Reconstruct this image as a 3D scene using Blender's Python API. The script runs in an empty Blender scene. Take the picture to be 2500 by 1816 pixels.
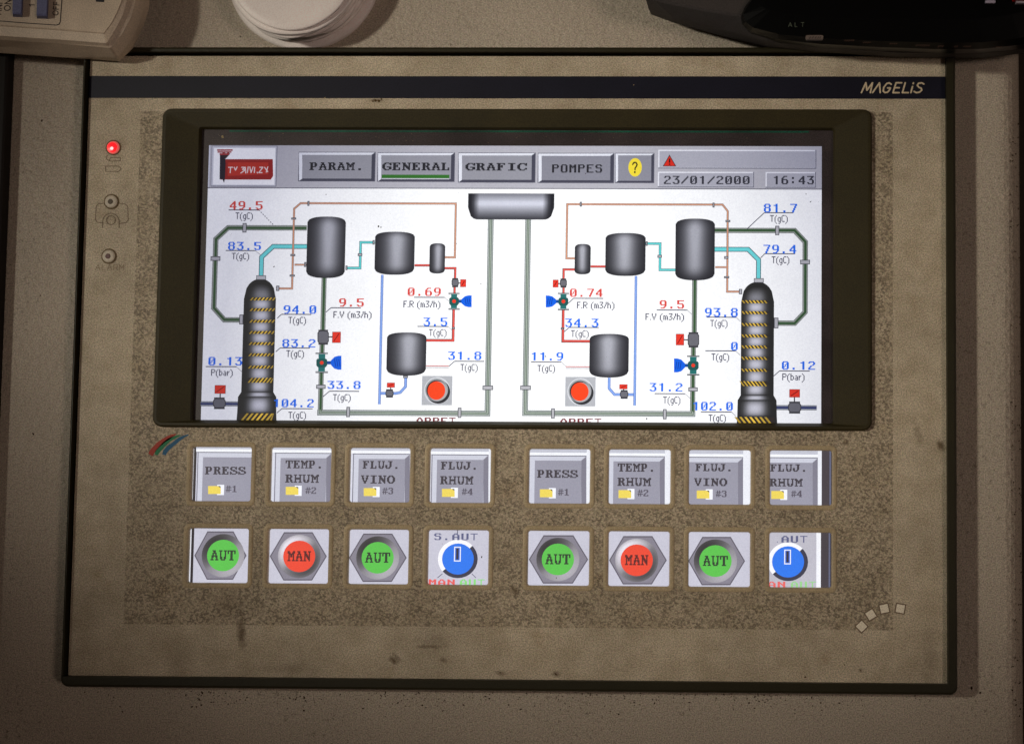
import bpy, math, random
import numpy as np
from mathutils import Matrix, Vector
random.seed(7)
S = bpy.context.scene
COL = S.collection
PI = math.pi

# ---------------------------------------------------------------- camera
W0, H0, F = 2500.0, 1816.0, 3300.0            # photograph size, focal length in its pixels
AX, AY, AZ = 0.0614, 0.0188, 0.0059
CX, CY, CZ = 0.0792, -0.0552, 0.4516
SX, SY = -0.2025, 0.0722
def _rot(a, b, c):
    ca, sa, cb, sb, cc, sc = math.cos(a), math.sin(a), math.cos(b), math.sin(b), math.cos(c), math.sin(c)
    return (np.array([[1,0,0],[0,ca,-sa],[0,sa,ca]]) @ np.array([[cb,0,sb],[0,1,0],[-sb,0,cb]])
            @ np.array([[cc,-sc,0],[sc,cc,0],[0,0,1]]))
RC = _rot(AX, AY, AZ)
cd = bpy.data.cameras.new('camera'); cam = bpy.data.objects.new('camera', cd); COL.objects.link(cam)
m = Matrix([list(RC[0]) + [CX], list(RC[1]) + [CY], list(RC[2]) + [CZ], [0, 0, 0, 1]])
cam.matrix_world = m
cd.sensor_width = 36; cd.lens = F / W0 * 36; cd.shift_x = SX; cd.shift_y = SY
cd.dof.use_dof = True; cd.dof.focus_distance = CZ + 0.001; cd.dof.aperture_fstop = 5.6
cd.clip_start = 0.01; cd.clip_end = 20
S.camera = cam
S.render.resolution_x = 1024; S.render.resolution_y = 743
S.view_settings.view_transform = 'Standard'; S.view_settings.look = 'None'
S.view_settings.gamma = 1; S.view_settings.exposure = 0

# ---------------------------------------------------------------- light (an indoor close-up: two lamps and a dim room)
w = bpy.data.worlds.new('World'); S.world = w; w.use_nodes = True
w.node_tree.nodes['Background'].inputs[0].default_value = (0.75, 0.56, 0.46, 1)
w.node_tree.nodes['Background'].inputs[1].default_value = 0.034
def spot(name, loc, aim, power, color, cone, radius):
    l = bpy.data.lights.new(name, 'SPOT'); l.energy = power; l.color = color
    l.spot_size = math.radians(cone); l.spot_blend = 1.0; l.shadow_soft_size = radius
    o = bpy.data.objects.new(name, l); COL.objects.link(o); o.location = loc
    o.rotation_euler = (Vector(aim) - Vector(loc)).to_track_quat('-Z', 'Y').to_euler()
    return o
spot('lamp_key', (-0.98, 0.13, 1.06), (0.020, 0.030, 0), 41.0, (1.0, 0.94, 0.81), 15.4, 0.05)
spot('lamp_fill', (0.95, -0.10, 1.15), (0.022, 0.018, 0), 29.5, (1.0, 0.79, 0.69), 15.4, 0.22)

# ---------------------------------------------------------------- helpers
def P(u, v, z=0.0):
    """point at height z (metres) seen at photograph pixel u, v"""
    xc = (u - W0/2 + SX*W0) / F; yc = -(v - H0/2 - SY*W0) / F
    d = RC @ np.array([xc, yc, -1.0])
    t = (z - CZ) / d[2]
    return (CX + t*d[0], CY + t*d[1], z)
MM = 0.001
PX = MM / 7.2                                  # about one photograph pixel on the panel
def lin(c):
    return tuple(((x/255)/12.92 if x/255 <= 0.04045 else ((x/255+0.055)/1.055)**2.4) for x in c)
class MB:
    def __init__(s): s.v = []; s.f = []; s.c = []
    def add(s, pts, col=(255,255,255), cols=None):
        i = len(s.v); s.v += [tuple(p) for p in pts]
        s.c += [lin(c) for c in cols] if cols else [lin(col)]*len(pts)
        s.f.append(tuple(range(i, i+len(pts))))
    def loft(s, loops, cap=True, close=True):
        n = len(loops[0]); b = len(s.v)
        for L in loops: s.v += [tuple(p) for p in L]; s.c += [(1,1,1)]*n
        for k in range(len(loops)-1):
            for i in range(n if close else n-1):
                j = (i+1) % n
                s.f.append((b+k*n+i, b+k*n+j, b+(k+1)*n+j, b+(k+1)*n+i))
        if cap: s.f.append(tuple(b+(len(loops)-1)*n+i for i in range(n)))
    def box(s, x0, y0, z0, x1, y1, z1):
        a = [(x0,y0),(x1,y0),(x1,y1),(x0,y1)]
        s.loft([[(x,y,z0) for x,y in a], [(x,y,z1) for x,y in a]])
def acc_loc(o):
    v = Vector((0,0,0))
    while o is not None: v += o.location; o = o.parent
    return v
def obj(name, mb, mat, parent=None, smooth=False, loc=None):
    me = bpy.data.meshes.new(name)
    off = acc_loc(parent) + (Vector(loc) if loc else Vector((0,0,0)))
    me.from_pydata([(x-off.x, y-off.y, z-off.z) for x,y,z in mb.v], [], mb.f)
    at = me.color_attributes.new('Col', 'FLOAT_COLOR', 'POINT')
    at.data.foreach_set('color', [q for c in mb.c for q in (c[0], c[1], c[2], 1.0)])
    me.materials.append(mat)
    if smooth: me.polygons.foreach_set('use_smooth', [True]*len(me.polygons))
    me.update()
    o = bpy.data.objects.new(name, me); COL.objects.link(o)
    o.parent = parent
    if loc: o.location = loc
    return o
def tag(o, label=None, cat=None, group=None, kind=None):
    if label: o['label'] = label
    if cat: o['category'] = cat
    if group: o['group'] = group
    if kind: o['kind'] = kind
    return o
def empty(name, loc):
    o = bpy.data.objects.new(name, None); COL.objects.link(o); o.location = loc
    o.empty_display_size = 0.01
    return o
def rr(x0, y0, x1, y1, r, z, n=6):
    """rounded rectangle loop, counter-clockwise"""
    out = []
    for cx, cy, a in ((x1-r,y0+r,-90),(x1-r,y1-r,0),(x0+r,y1-r,90),(x0+r,y0+r,180)):
        for i in range(n+1):
            t = math.radians(a + 90*i/n); out.append((cx+r*math.cos(t), cy+r*math.sin(t), z))
    return out

# ---------------------------------------------------------------- materials
def mat(name):
    m = bpy.data.materials.new(name); m.use_nodes = True
    nt = m.node_tree; return m, nt, nt.nodes['Principled BSDF']
def N(nt, t, **k):
    n = nt.nodes.new(t)
    for a, b in k.items(): setattr(n, a, b)
    return n
def noise(nt, co, scale, detail=2, rough=0.5):
    n = N(nt, 'ShaderNodeTexNoise'); n.inputs['Scale'].default_value = scale
    n.inputs['Detail'].default_value = detail; n.inputs['Roughness'].default_value = rough
    nt.links.new(co, n.inputs['Vector']); return n.outputs['Fac']
def ramp(nt, fac, a, b, ca=(0,0,0,1), cb=(1,1,1,1)):
    r = N(nt, 'ShaderNodeValToRGB'); r.color_ramp.elements[0].position = a; r.color_ramp.elements[1].position = b
    r.color_ramp.elements[0].color = ca; r.color_ramp.elements[1].color = cb
    nt.links.new(fac, r.inputs[0]); return r.outputs[0]
def mix(nt, fac, a, b, mode='MIX'):
    x = N(nt, 'ShaderNodeMix', data_type='RGBA', blend_type=mode)
    for i, v in ((0, fac), (6, a), (7, b)):
        if hasattr(v, 'is_linked') or hasattr(v, 'links'): nt.links.new(v, x.inputs[i])
        elif i == 0: x.inputs[0].default_value = v
        else: x.inputs[i].default_value = (*v, 1)
    return x.outputs[2]
def math_(nt, op, a, b=None, clamp=False):
    x = N(nt, 'ShaderNodeMath', operation=op, use_clamp=clamp)
    for i, v in ((0, a), (1, b)):
        if v is None: continue
        if hasattr(v, 'links'): nt.links.new(v, x.inputs[i])
        else: x.inputs[i].default_value = v
    return x.outputs[0]
def coord(nt): return N(nt, 'ShaderNodeTexCoord').outputs['Object']
def bump(nt, bs, h, strength, dist):
    b = N(nt, 'ShaderNodeBump'); b.inputs['Strength'].default_value = strength; b.inputs['Distance'].default_value = dist
    nt.links.new(h, b.inputs['Height']); nt.links.new(b.outputs[0], bs.inputs['Normal'])
def grainy(nt, co, col, amt=0.16, scale=2600):
    """fine mottling of a surface"""
    g = noise(nt, co, scale, 1); c = ramp(nt, g, 0.36, 0.64, (1-amt,1-amt,1-amt,1), (1+amt,1+amt,1+amt,1))
    c2 = N(nt, 'ShaderNodeTexNoise'); c2.inputs['Scale'].default_value = scale*0.8; nt.links.new(co, c2.inputs['Vector'])
    return mix(nt, amt*0.5, mix(nt, 1.0, col, c, 'MULTIPLY'), c2.outputs['Color'], 'OVERLAY')
def plain(name, srgb, rough=0.5, spec=0.3, amt=0.1, bmp=0.0, scale=2600, blot=0.15):
    m, nt, b = mat(name); co = coord(nt)
    col = lin(srgb)
    n1 = ramp(nt, noise(nt, co, 60, 4), 0.3, 0.7, (*[q*(1-blot) for q in col],1), (*[q*(1+blot) for q in col],1))
    nt.links.new(grainy(nt, co, n1, amt, scale), b.inputs['Base Color'])
    b.inputs['Roughness'].default_value = rough; b.inputs['Specular IOR Level'].default_value = spec
    if bmp: bump(nt, b, noise(nt, co, 900, 3), bmp, 0.0002)
    return m

STAINS = [(589,1548,9,26,-.2,.75),(592,1515,6,30,-.1,.4),(2297,1088,7,11,-.4,.8),(960,1611,10,6,.6,.85),(968,1603,12,4,.7,.5),(1083,1611,7,5,.5,.5),
          (1357,1645,10,6,0,.55),(2101,1636,5,5,0,.5),(2066,1079,6,6,0,.6),(2240,1055,8,26,-.3,.35),(1050,1578,34,3,0,.45),(1055,1565,30,22,0,.25),
          (440,1620,26,40,.2,.22),(700,1632,60,10,0,.2),(2270,1600,18,60,0,.3),(1640,1440,40,14,0,.2),(560,1470,30,30,0,.25),(1221,1643,14,5,.2,.5),
          (291,352,14,10,0,.15),(300,520,40,60,0,.18),(820,1120,4,60,0,.35),(1012,1120,4,50,0,.45),(1210,1120,5,60,0,.35),(1256,1440,12,8,.8,.5),(918,246,13,3,0,.7),(1490,1283,8,3,.2,.6)]
def stain_at(nt, co, c, u, v, ru, rv, an, st):
    x, y, _ = P(u, v)
    mp = N(nt, 'ShaderNodeVectorMath', operation='SUBTRACT'); nt.links.new(co, mp.inputs[0]); mp.inputs[1].default_value = (x, y, 0)
    rt = N(nt, 'ShaderNodeVectorRotate', rotation_type='Z_AXIS'); nt.links.new(mp.outputs[0], rt.inputs['Vector']); rt.inputs['Angle'].default_value = an
    sc = N(nt, 'ShaderNodeVectorMath', operation='MULTIPLY'); nt.links.new(rt.outputs[0], sc.inputs[0]); sc.inputs[1].default_value = (1/(ru*PX*1.6), 1/(rv*PX*1.6), 0)
    ln = N(nt, 'ShaderNodeVectorMath', operation='LENGTH'); nt.links.new(sc.outputs[0], ln.inputs[0])
    d = math_(nt, 'ADD', ln.outputs['Value'], math_(nt, 'MULTIPLY', math_(nt, 'ADD', noise(nt, co, 700, 3), -0.5), 1.1))
    f = ramp(nt, d, 0.25, 1.0, (1,1,1,1), (0,0,0,1))
    return mix(nt, math_(nt, 'MULTIPLY', f, st), c, lin((84,62,36)))
def plate_material(tx0, ty0, tx1, ty1):
    m, nt, b = mat('beige_plate'); co = coord(nt)
    base = lin((200,186,162))
    blo = ramp(nt, noise(nt, co, 22, 5, 0.6), 0.32, 0.68, (*[q*0.82 for q in base],1), (*[q*1.08 for q in base],1))
    mo = ramp(nt, noise(nt, co, 130, 3, 0.6), 0.34, 0.66, (0.86,0.84,0.80,1), (1.07,1.07,1.07,1))
    blo = mix(nt, 1.0, blo, mo, 'MULTIPLY')
    stain = ramp(nt, noise(nt, co, 75, 4, 0.65), 0.60, 0.74)
    c = mix(nt, math_(nt, 'MULTIPLY', stain, 0.30), blo, lin((150,118,72)))
    # printed speckle, only inside its rectangle
    sep = N(nt, 'ShaderNodeSeparateXYZ'); nt.links.new(co, sep.inputs[0])
    def inside(ch, lo, hi):
        a = math_(nt, 'GREATER_THAN', sep.outputs[ch], lo); d = math_(nt, 'LESS_THAN', sep.outputs[ch], hi)
        return math_(nt, 'MULTIPLY', a, d)
    box = math_(nt, 'MULTIPLY', inside(0, tx0, tx1), inside(1, ty0, ty1))
    mp = N(nt, 'ShaderNodeMapping'); nt.links.new(co, mp.inputs['Vector'])
    mp.inputs['Rotation'].default_value = (0,0,0.55); mp.inputs['Scale'].default_value = (0.95,1.12,1)
    s1 = ramp(nt, noise(nt, mp.outputs[0], 1180, 2, 0.55), 0.44, 0.58)
    s2 = ramp(nt, noise(nt, co, 240, 2), 0.36, 0.60, (0.6,0.6,0.6,1), (1,1,1,1))
    sp = math_(nt, 'MULTIPLY', math_(nt, 'MULTIPLY', s1, s2), box)
    c = mix(nt, math_(nt, 'MULTIPLY', box, 0.25), c, lin((168,148,118)))
    c = mix(nt, math_(nt, 'MULTIPLY', sp, 0.66), c, lin((82,71,58)))
    for (u, v, a, b_, an, st) in STAINS: c = stain_at(nt, co, c, u, v, a, b_, an, st)
    nt.links.new(grainy(nt, co, c, 0.27, 2300), b.inputs['Base Color'])
    b.inputs['Roughness'].default_value = 0.55; b.inputs['Specular IOR Level'].default_value = 0.25
    bump(nt, b, noise(nt, co, 1500, 3), 0.25, 0.0001)
    return m
def cabinet_material():
    m, nt, b = mat('grey_paint'); co = coord(nt)
    base = lin((194,181,163))
    c = ramp(nt, noise(nt, co, 14, 4, 0.6), 0.3, 0.7, (*[q*0.86 for q in base],1), (*[q*1.06 for q in base],1))
    fl = ramp(nt, noise(nt, co, 620, 3, 0.75), 0.56, 0.68)
    dens = ramp(nt, noise(nt, co, 35, 3), 0.42, 0.62, (0.1,0.1,0.1,1), (1,1,1,1))
    c = mix(nt, math_(nt, 'MULTIPLY', math_(nt, 'MULTIPLY', fl, dens), 0.55), c, lin((70,58,44)))
    nt.links.new(grainy(nt, co, c, 0.27, 2300), b.inputs['Base Color'])
    b.inputs['Roughness'].default_value = 0.5; b.inputs['Specular IOR Level'].default_value = 0.3
    bump(nt, b, noise(nt, co, 520, 3), 0.8, 0.0006)
    return m
def lcd_material():
    """picture elements of the backlit display, colour from the attribute"""
    m, nt, b = mat('display_picture'); co = coord(nt)
    a = N(nt, 'ShaderNodeAttribute', attribute_name='Col')
    g = ramp(nt, noise(nt, co, 2300, 1), 0.3, 0.7, (0.93,0.93,0.94,1), (1.04,1.04,1.03,1))
    cl = N(nt, 'ShaderNodeTexNoise'); cl.inputs['Scale'].default_value = 1900; nt.links.new(co, cl.inputs['Vector'])
    # lens vignette painted into the emission: dimmer and cooler away from the centre
    sep = N(nt, 'ShaderNodeSeparateXYZ'); nt.links.new(co, sep.inputs[0])
    dx = math_(nt, 'MULTIPLY', math_(nt, 'ADD', sep.outputs[0], -0.012), 9.0)
    dy = math_(nt, 'MULTIPLY', math_(nt, 'ADD', sep.outputs[1], 0.0), 7.0)
    d2 = math_(nt, 'ADD', math_(nt, 'MULTIPLY', dx, dx), math_(nt, 'MULTIPLY', dy, dy))
    bl = ramp(nt, d2, 0.1, 1.3, (1.0,1.0,1.0,1), (0.50,0.50,0.57,1))
    col = mix(nt, 1.0, mix(nt, 1.0, a.outputs['Color'], g, 'MULTIPLY'), bl, 'MULTIPLY')
    sm = ramp(nt, noise(nt, co, 45, 4, 0.6), 0.3, 0.7, (0.955,0.955,0.95,1), (1.02,1.02,1.02,1))
    col = mix(nt, 1.0, col, sm, 'MULTIPLY')
    col = mix(nt, 0.03, col, cl.outputs['Color'], 'OVERLAY')
    b.inputs['Base Color'].default_value = (0.006,0.006,0.007,1)
    b.inputs['Roughness'].default_value = 0.3; b.inputs['Specular IOR Level'].default_value = 0.2
    nt.links.new(col, b.inputs['Emission Color']); b.inputs['Emission Strength'].default_value = 1.2
    return m
def tinted(name, rough=0.5, spec=0.3):
    """flat print: colour from the attribute"""
    m, nt, b = mat(name); co = coord(nt)
    a = N(nt, 'ShaderNodeAttribute', attribute_name='Col')
    nt.links.new(grainy(nt, co, a.outputs['Color'], 0.15), b.inputs['Base Color'])
    b.inputs['Roughness'].default_value = rough; b.inputs['Specular IOR Level'].default_value = spec
    return m
M_LCD = lcd_material(); M_PRINT = tinted('print_ink')
M_CAB = cabinet_material()
M_FRAME = plain('dark_olive_plastic', (46,42,26), 0.42, 0.35, 0.2, 0.3, blot=0.1)
M_BEZEL = plain('bezel_olive_plastic', (52,45,20), 0.55, 0.3, 0.2, 0.2, blot=0.12)
M_NAVY = plain('navy_print', (26,26,40), 0.45, 0.3, 0.18)
M_BLACKLCD = plain('display_edge_black', (64,57,58), 0.35, 0.4, 0.3, blot=0.3)
M_KEY = plain('key_rim_beige', (184,165,132), 0.5, 0.3, 0.15, 0.2)
M_DIRT = plain('dirt', (62,46,32), 0.9, 0.1, 0.2)
M_DUST = plain('pale_dust', (190,170,130), 0.9, 0.1, 0.2)

# ---------------------------------------------------------------- setting
ZC = -6.5*MM                                   # cabinet surface; the panel's plate is z = 0
lx = P(60, 300, ZC)[0]
cb = MB()
xr = P(2442, 900, ZC)[0]; y0, y1 = -0.20, 0.24
prof = [(-0.42, ZC), (xr, ZC)] + [(xr + 9*MM*math.sin(t), ZC - 12*MM*(1-math.cos(t))) for t in [PI/2*i/8 for i in range(1, 9)]] + [(xr+9*MM, ZC-0.06)]
for (xa, za), (xb, zb) in zip(prof, prof[1:]):
    cb.add([(xa,y0,za),(xb,y0,zb),(xb,y1,zb),(xa,y1,za)])
o = obj('cabinet_door', cb, M_CAB); tag(o, kind='structure')
# darker bay beyond the door's rolled edge
bb = MB(); bb.box(xr+11*MM, y0, ZC-0.07, xr+0.25, y1, ZC-0.03)
o = obj('cabinet_body', bb, plain('dark_cabinet', (60,50,40), 0.7, 0.2, 0.2)); tag(o, kind='structure')
# raised edge strip at the left, just inside the picture
EH = 4.7*MM; xl = P(11, 300, ZC+EH)[0]
lb = MB()
lb.loft([rr(xl-0.03, y0, xl, y1, 1*MM, ZC), rr(xl-0.03, y0, xl, y1, 1*MM, ZC+EH-.6*MM), rr(xl-0.0294, y0, xl-0.6*MM, y1, 1*MM, ZC+EH)])
o = obj('cabinet_edge_strip', lb, plain('black_edge_strip', (24,19,15), 0.6, 0.3)); tag(o, kind='structure')

# ---------------------------------------------------------------- the operator panel
panel = empty('control_panel', (0, 0, ZC))
tag(panel, 'beige industrial operator panel with a lit process screen and sixteen keys', 'control panel')
X0 = P(195, 900)[0]; X1 = P(2310.5, 900)[0]
X0 = -0.1465; X1 = 0.1465; Y1 = 0.10547; Y0 = -0.10547
g = 0.15*MM; ZF = 2.0*MM
fx0, fy1, _ = P(202, 113, ZF); _, fy0, _ = P(1250, 1687, ZF); fx1, _, _ = P(2336, 900, ZF)
fx0 = (P(202,138,ZF)[0] + P(145,1640,ZF)[0])/2
ix0, iy0, ix1, iy1 = X0-1.0*MM, Y0-0.1*MM, X1+0.1*MM, Y1+0.9*MM
fb = MB()
fb.loft([rr(fx0, fy0, fx1, fy1, 2.6*MM, ZC), rr(fx0, fy0, fx1, fy1, 2.6*MM, ZF-1.2*MM),
         rr(fx0+.35*MM, fy0+.35*MM, fx1-.35*MM, fy1-.35*MM, 2.3*MM, ZF-.35*MM),
         rr(fx0+1.0*MM, fy0+1.0*MM, fx1-1.0*MM, fy1-1.0*MM, 1.7*MM, ZF),
         rr(ix0, iy0, ix1, iy1, .4*MM, ZF), rr(ix0, iy0, ix1, iy1, .4*MM, -2*MM)], cap=False)
obj('frame', fb, M_FRAME, panel)
fb = MB(); fb.add([(fx0+1*MM,fy0+1*MM,-3*MM),(fx1-1*MM,fy0+1*MM,-3*MM),(fx1-1*MM,fy1-1*MM,-3*MM),(fx0+1*MM,fy1-1*MM,-3*MM)])
obj('gasket', fb, plain('black_gasket', (14,12,10), 0.8, 0.1), panel)

ZL = -1.5*MM                                   # the LCD's surface
LAY = 0.03*MM
# key windows in photograph pixels (left, top, right, bottom)
KEYS = [[(467,1090,612,1223),(660,1092,807,1224),(853,1094,1000,1226),(1048.5,1095,1197,1227),
         (1291,1096,1440,1229),(1486,1097,1636.5,1230),(1682,1098,1832,1231),(1880,1099,2031,1231.5)],
        [(459,1288.5,605,1422),(654,1291,801,1424),(850,1293,996.5,1427),(1044,1294,1192,1428),
         (1288,1296,1438,1430),(1485,1297,1634,1430.5),(1681,1299,1831,1431),(1878.5,1299,2030,1432)]]
def krect(k, z=0.0):
    u0, v0, u1, v1 = k
    a = P(u0, (v0+v1)/2, z); b = P(u1, (v0+v1)/2, z); c = P((u0+u1)/2, v1, z); d = P((u0+u1)/2, v0, z)
    return a[0], c[1], b[0], d[1]
krs = [[krect(k) for k in row] for row in KEYS]
for row in krs:                                # one height for each row, as on the real plate
    a = sum(k[1] for k in row)/8; b = sum(k[3] for k in row)/8
    for i, k in enumerate(row): row[i] = (k[0], a, k[2], b)
# screen opening
ZB = 1.7*MM
bo = (P(384,650,ZB)[0], (P(370,1042,ZB)[1]+P(2128,1050,ZB)[1])/2, P(2129,650,ZB)[0], (P(395,264,ZB)[1]+P(2128,267,ZB)[1])/2)
ZI = ZL+0.45*MM
bi = (P(482,650,ZI)[0], (P(480,1024,ZI)[1]+P(2028,1034,ZI)[1])/2, P(2034,650,ZI)[0], (P(484,315,ZI)[1]+P(2036,319,ZI)[1])/2)
holes = [(bo[0]+1*MM, bo[1]+1*MM, bo[2]-1*MM, bo[3]-1*MM)]
e = 0.5*MM
for row in krs:
    for k in row: holes.append((k[0]-e, k[1]-e, k[2]+e, k[3]+e))
tx0 = (P(345,300)[0]+P(300,1500)[0])/2; tx1 = P(2180,900)[0]; ty1 = P(350,272)[1]; ty0 = (P(300,1527)[1]+P(2180,1534)[1])/2
xs = sorted(set([X0, X1] + [h[0] for h in holes] + [h[2] for h in holes]))
ys = sorted(set([Y0, Y1] + [h[1] for h in holes] + [h[3] for h in holes]))
pb = MB()
for a, b in zip(xs, xs[1:]):
    for c, d in zip(ys, ys[1:]):
        mx, my = (a+b)/2, (c+d)/2
        if any(h[0] < mx < h[2] and h[1] < my < h[3] for h in holes): continue
        pb.add([(a,c,0),(b,c,0),(b,d,0),(a,d,0)])
for p, q in (((X0,Y0),(X1,Y0)),((X1,Y0),(X1,Y1)),((X1,Y1),(X0,Y1)),((X0,Y1),(X0,Y0))):
    pb.add([(*p,-2.5*MM),(*q,-2.5*MM),(*q,0),(*p,0)])
obj('front_plate', pb, plate_material(tx0, ty0, tx1, ty1), panel)

# title stripe and lettering
def pxbox(u0, v0, u1, v1, z):
    vm, um = (v0+v1)/2, (u0+u1)/2
    return P(u0,vm,z)[0], P(um,v1,z)[1], P(u1,vm,z)[0], P(um,v0,z)[1]
sb = MB(); _, ya, _, yb = pxbox(222, 187, 2310, 241, 0)
sb.box(X0+.02*MM, ya, 0.02*MM, X1-.02*MM, yb, 0.08*MM)
stripe = obj('title_stripe', sb, M_NAVY, panel)
def strokes(mb, lines, wd, z, col):
    """ribbons of width wd along lines of (x, y) points, with round joints"""
    k = 0
    for L in lines:
        for (xa, ya), (xb, yb) in zip(L, L[1:]):
            d = math.hypot(xb-xa, yb-ya) or 1e-9; nx, ny = -(yb-ya)/d*wd/2, (xb-xa)/d*wd/2
            zz = z + k*0.0012*MM; k += 1
            mb.add([(xa+nx,ya+ny,zz),(xa-nx,ya-ny,zz),(xb-nx,yb-ny,zz),(xb+nx,yb+ny,zz)][::-1], col)
        for (xa, ya) in L:
            zz = z + k*0.0012*MM; k += 1
            mb.add([(xa+wd/2*math.cos(PI*i/4), ya+wd/2*math.sin(PI*i/4), zz) for i in range(8)], col)
def glyphs(mb, polys, u0, v0, u1, v1, z, wd, col, sh=0.0):
    """stroke letters given on a unit grid (x right, y up) laid in a pixel box"""
    x0, y0, x1, y1 = pxbox(u0, v0, u1, v1, z)
    mx = max(p[0] for L in polys for p in L)
    out = [[(x0+(x1-x0)*(p[0]+sh*p[1])/(mx+sh), y0+(y1-y0)*p[1]) for p in L] for L in polys]
    strokes(mb, out, wd, z, col)
mag = [[(0,0),(.16,1),(.42,.25),(.72,1),(.76,0)], [(.95,0),(1.32,1),(1.6,0)],
       [(2.35,.85),(2.15,1),(1.95,.92),(1.78,.55),(1.82,.15),(2.0,0),(2.22,.05),(2.34,.3),(2.36,.48),(2.12,.48)],
       [(3.2,1),(2.72,1),(2.68,0),(3.2,0)], [(2.7,.5),(3.1,.5)], [(3.5,1),(3.48,0),(3.98,0)],
       [(4.2,.62),(4.2,0)], [(4.2,.92),(4.2,1)],
       [(5.1,.88),(4.9,1),(4.65,.95),(4.58,.75),(4.75,.55),(4.98,.45),(5.06,.25),(4.92,.04),(4.65,0),(4.45,.12)]]
lb = MB(); glyphs(lb, mag, 2103, 203, 2256, 227, 0.1*MM, 0.55*MM, (215,196,165), sh=0.22)
obj('lettering', lb, M_PRINT, stripe)

# ---- bezel round the screen
def inset(r, d): return (r[0]+d, r[1]+d, r[2]-d, r[3]-d)
bz = MB()
bz.loft([rr(*bo, 3.0*MM, 0.02*MM), rr(*bo, 3.0*MM, ZB-.5*MM), rr(*inset(bo,.5*MM), 2.6*MM, ZB), rr(*inset(bo,1.3*MM), 1.8*MM, ZB),
         rr(bi[0]-.5*MM,bi[1]-.35*MM,bi[2]+.5*MM,bi[3]+.5*MM, .9*MM, ZI+1.1*MM), rr(*bi, .7*MM, ZI), rr(*bi, .7*MM, ZL)], cap=False)
obj('screen_bezel', bz, M_BEZEL, panel)

# ---- the display
db = MB(); dx0, dy0, dx1, dy1 = P(440,900,ZL)[0], P(1250,1450,ZL)[1], P(2050,900,ZL)[0], P(1250,300,ZL)[1]
db.box(dx0, dy0, ZL-1*MM, dx1, dy1, ZL)
disp = obj('display', db, M_BLACKLCD, panel)

gb = MB(); ga, gb0, gc, gd = pxbox(560, 319.5, 1975, 323.5, ZL+.1*MM); gb.box(ga, gb0, ZL+.02*MM, gc, gd, ZL+.1*MM)  # thin dark green strip along the top of the display
obj('green_edge_line', gb, plain('green_strip', (16,84,66), .5, .3, .3, blot=.5), panel)
# picture drawing in the display plane
def zl(n): return ZL + LAY*(n+1)
def rect(mb, u0, v0, u1, v1, col, n):
    z = zl(n); a, b, c, d = pxbox(u0, v0, u1, v1, z)
    mb.add([(a,b,z),(c,b,z),(c,d,z),(a,d,z)], col)
def poly(mb, pts, col, n):
    z = zl(n); q = [P(u, v, z) for u, v in pts]
    ar = sum(q[i][0]*q[(i+1)%len(q)][1]-q[(i+1)%len(q)][0]*q[i][1] for i in range(len(q)))
    mb.add(q if ar > 0 else q[::-1], col)
def disc(mb, u, v, ru, rv, col, n, a0=0, a1=360, seg=28):
    z = zl(n); c = P(u, v, z); pts = []
    ex = ru*PX*1.0; ey = rv*PX*1.0
    full = abs(a1-a0) >= 360
    for i in range(seg if full else seg+1):
        t = math.radians(a0+(a1-a0)*i/seg); pts.append((c[0]+ex*math.cos(t), c[1]+ey*math.sin(t), z))
    mb.add(pts, col)
def snap_path(pts, z):
    q = [list(P(u, v, z)[:2]) for u, v in pts]
    for i in range(len(q)-1):
        du, dv = pts[i+1][0]-pts[i][0], pts[i+1][1]-pts[i][1]
        if abs(du) < 0.09*abs(dv)+1:                      # upright on the display
            x = (q[i][0]+q[i+1][0])/2 if i == 0 else q[i][0]
            q[i+1][0] = x
            if i == 0: q[0][0] = x
        elif abs(dv) < 0.06*abs(du)+1:
            y = (q[i][1]+q[i+1][1])/2 if i == 0 else q[i][1]
            q[i+1][1] = y
            if i == 0: q[0][1] = y
    return q
def ribbon(mb, q, wd, z, col, off=0.0):
    n = len(q); nor = []
    for i in range(n-1):
        d = Vector((q[i+1][0]-q[i][0], q[i+1][1]-q[i][1])); d.normalize(); nor.append(Vector((-d.y, d.x)))
    L, R = [], []
    for i in range(n):
        a = nor[max(i-1,0)]; b = nor[min(i,n-2)]; mvec = a+b
        k = 1/max(0.3, mvec.length_squared/2)
        mvec = mvec*k
        L.append((q[i][0]+mvec.x*(off+wd/2), q[i][1]+mvec.y*(off+wd/2), z)); R.append((q[i][0]+mvec.x*(off-wd/2), q[i][1]+mvec.y*(off-wd/2), z))
    for i in range(n-1): mb.add([R[i],R[i+1],L[i+1],L[i]], col)
def pipe(pts, wd, cols, n=1, name='pipe_symbol', clamps=(), par=None):
    """cols: list of (fraction of width, colour, offset fraction)"""
    mb = MB(); z = zl(n); q = snap_path(pts, z)
    for k, (fr, col, off) in enumerate(cols): ribbon(mb, q, wd*fr*PX, z+k*LAY*0.25, col, off*wd*PX)
    for (u, v, wu, wv) in clamps:
        rect(mb, u-wu/2-1, v-wv/2-1, u+wu/2+1, v+wv/2+1, (70,70,78), n+1.0); rect(mb, u-wu/2+.8, v-wv/2+.8, u+wu/2-.8, v+wv/2-.8, (178,178,184), n+1.2)
    return obj(name, mb, M_LCD, par or disp)
GREEN = [(1,(96,102,102),0),(.80,(150,156,150),0),(.46,(58,88,58),.03)]
GREENL = [(1,(92,100,102),0),(.80,(166,173,170),0),(.42,(88,102,90),0),(.16,(166,178,166),0)]
CYAN = [(1,(66,84,96),0),(.70,(110,212,216),0)]
CYANS = [(1,(60,96,104),0),(.62,(96,206,206),0)]
ORNG = [(.9,(120,108,108),0),(.55,(214,168,146),0),(.3,(206,142,108),0)]
RED = [(1,(108,74,74),0),(.6,(222,84,76),.08)]
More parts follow.
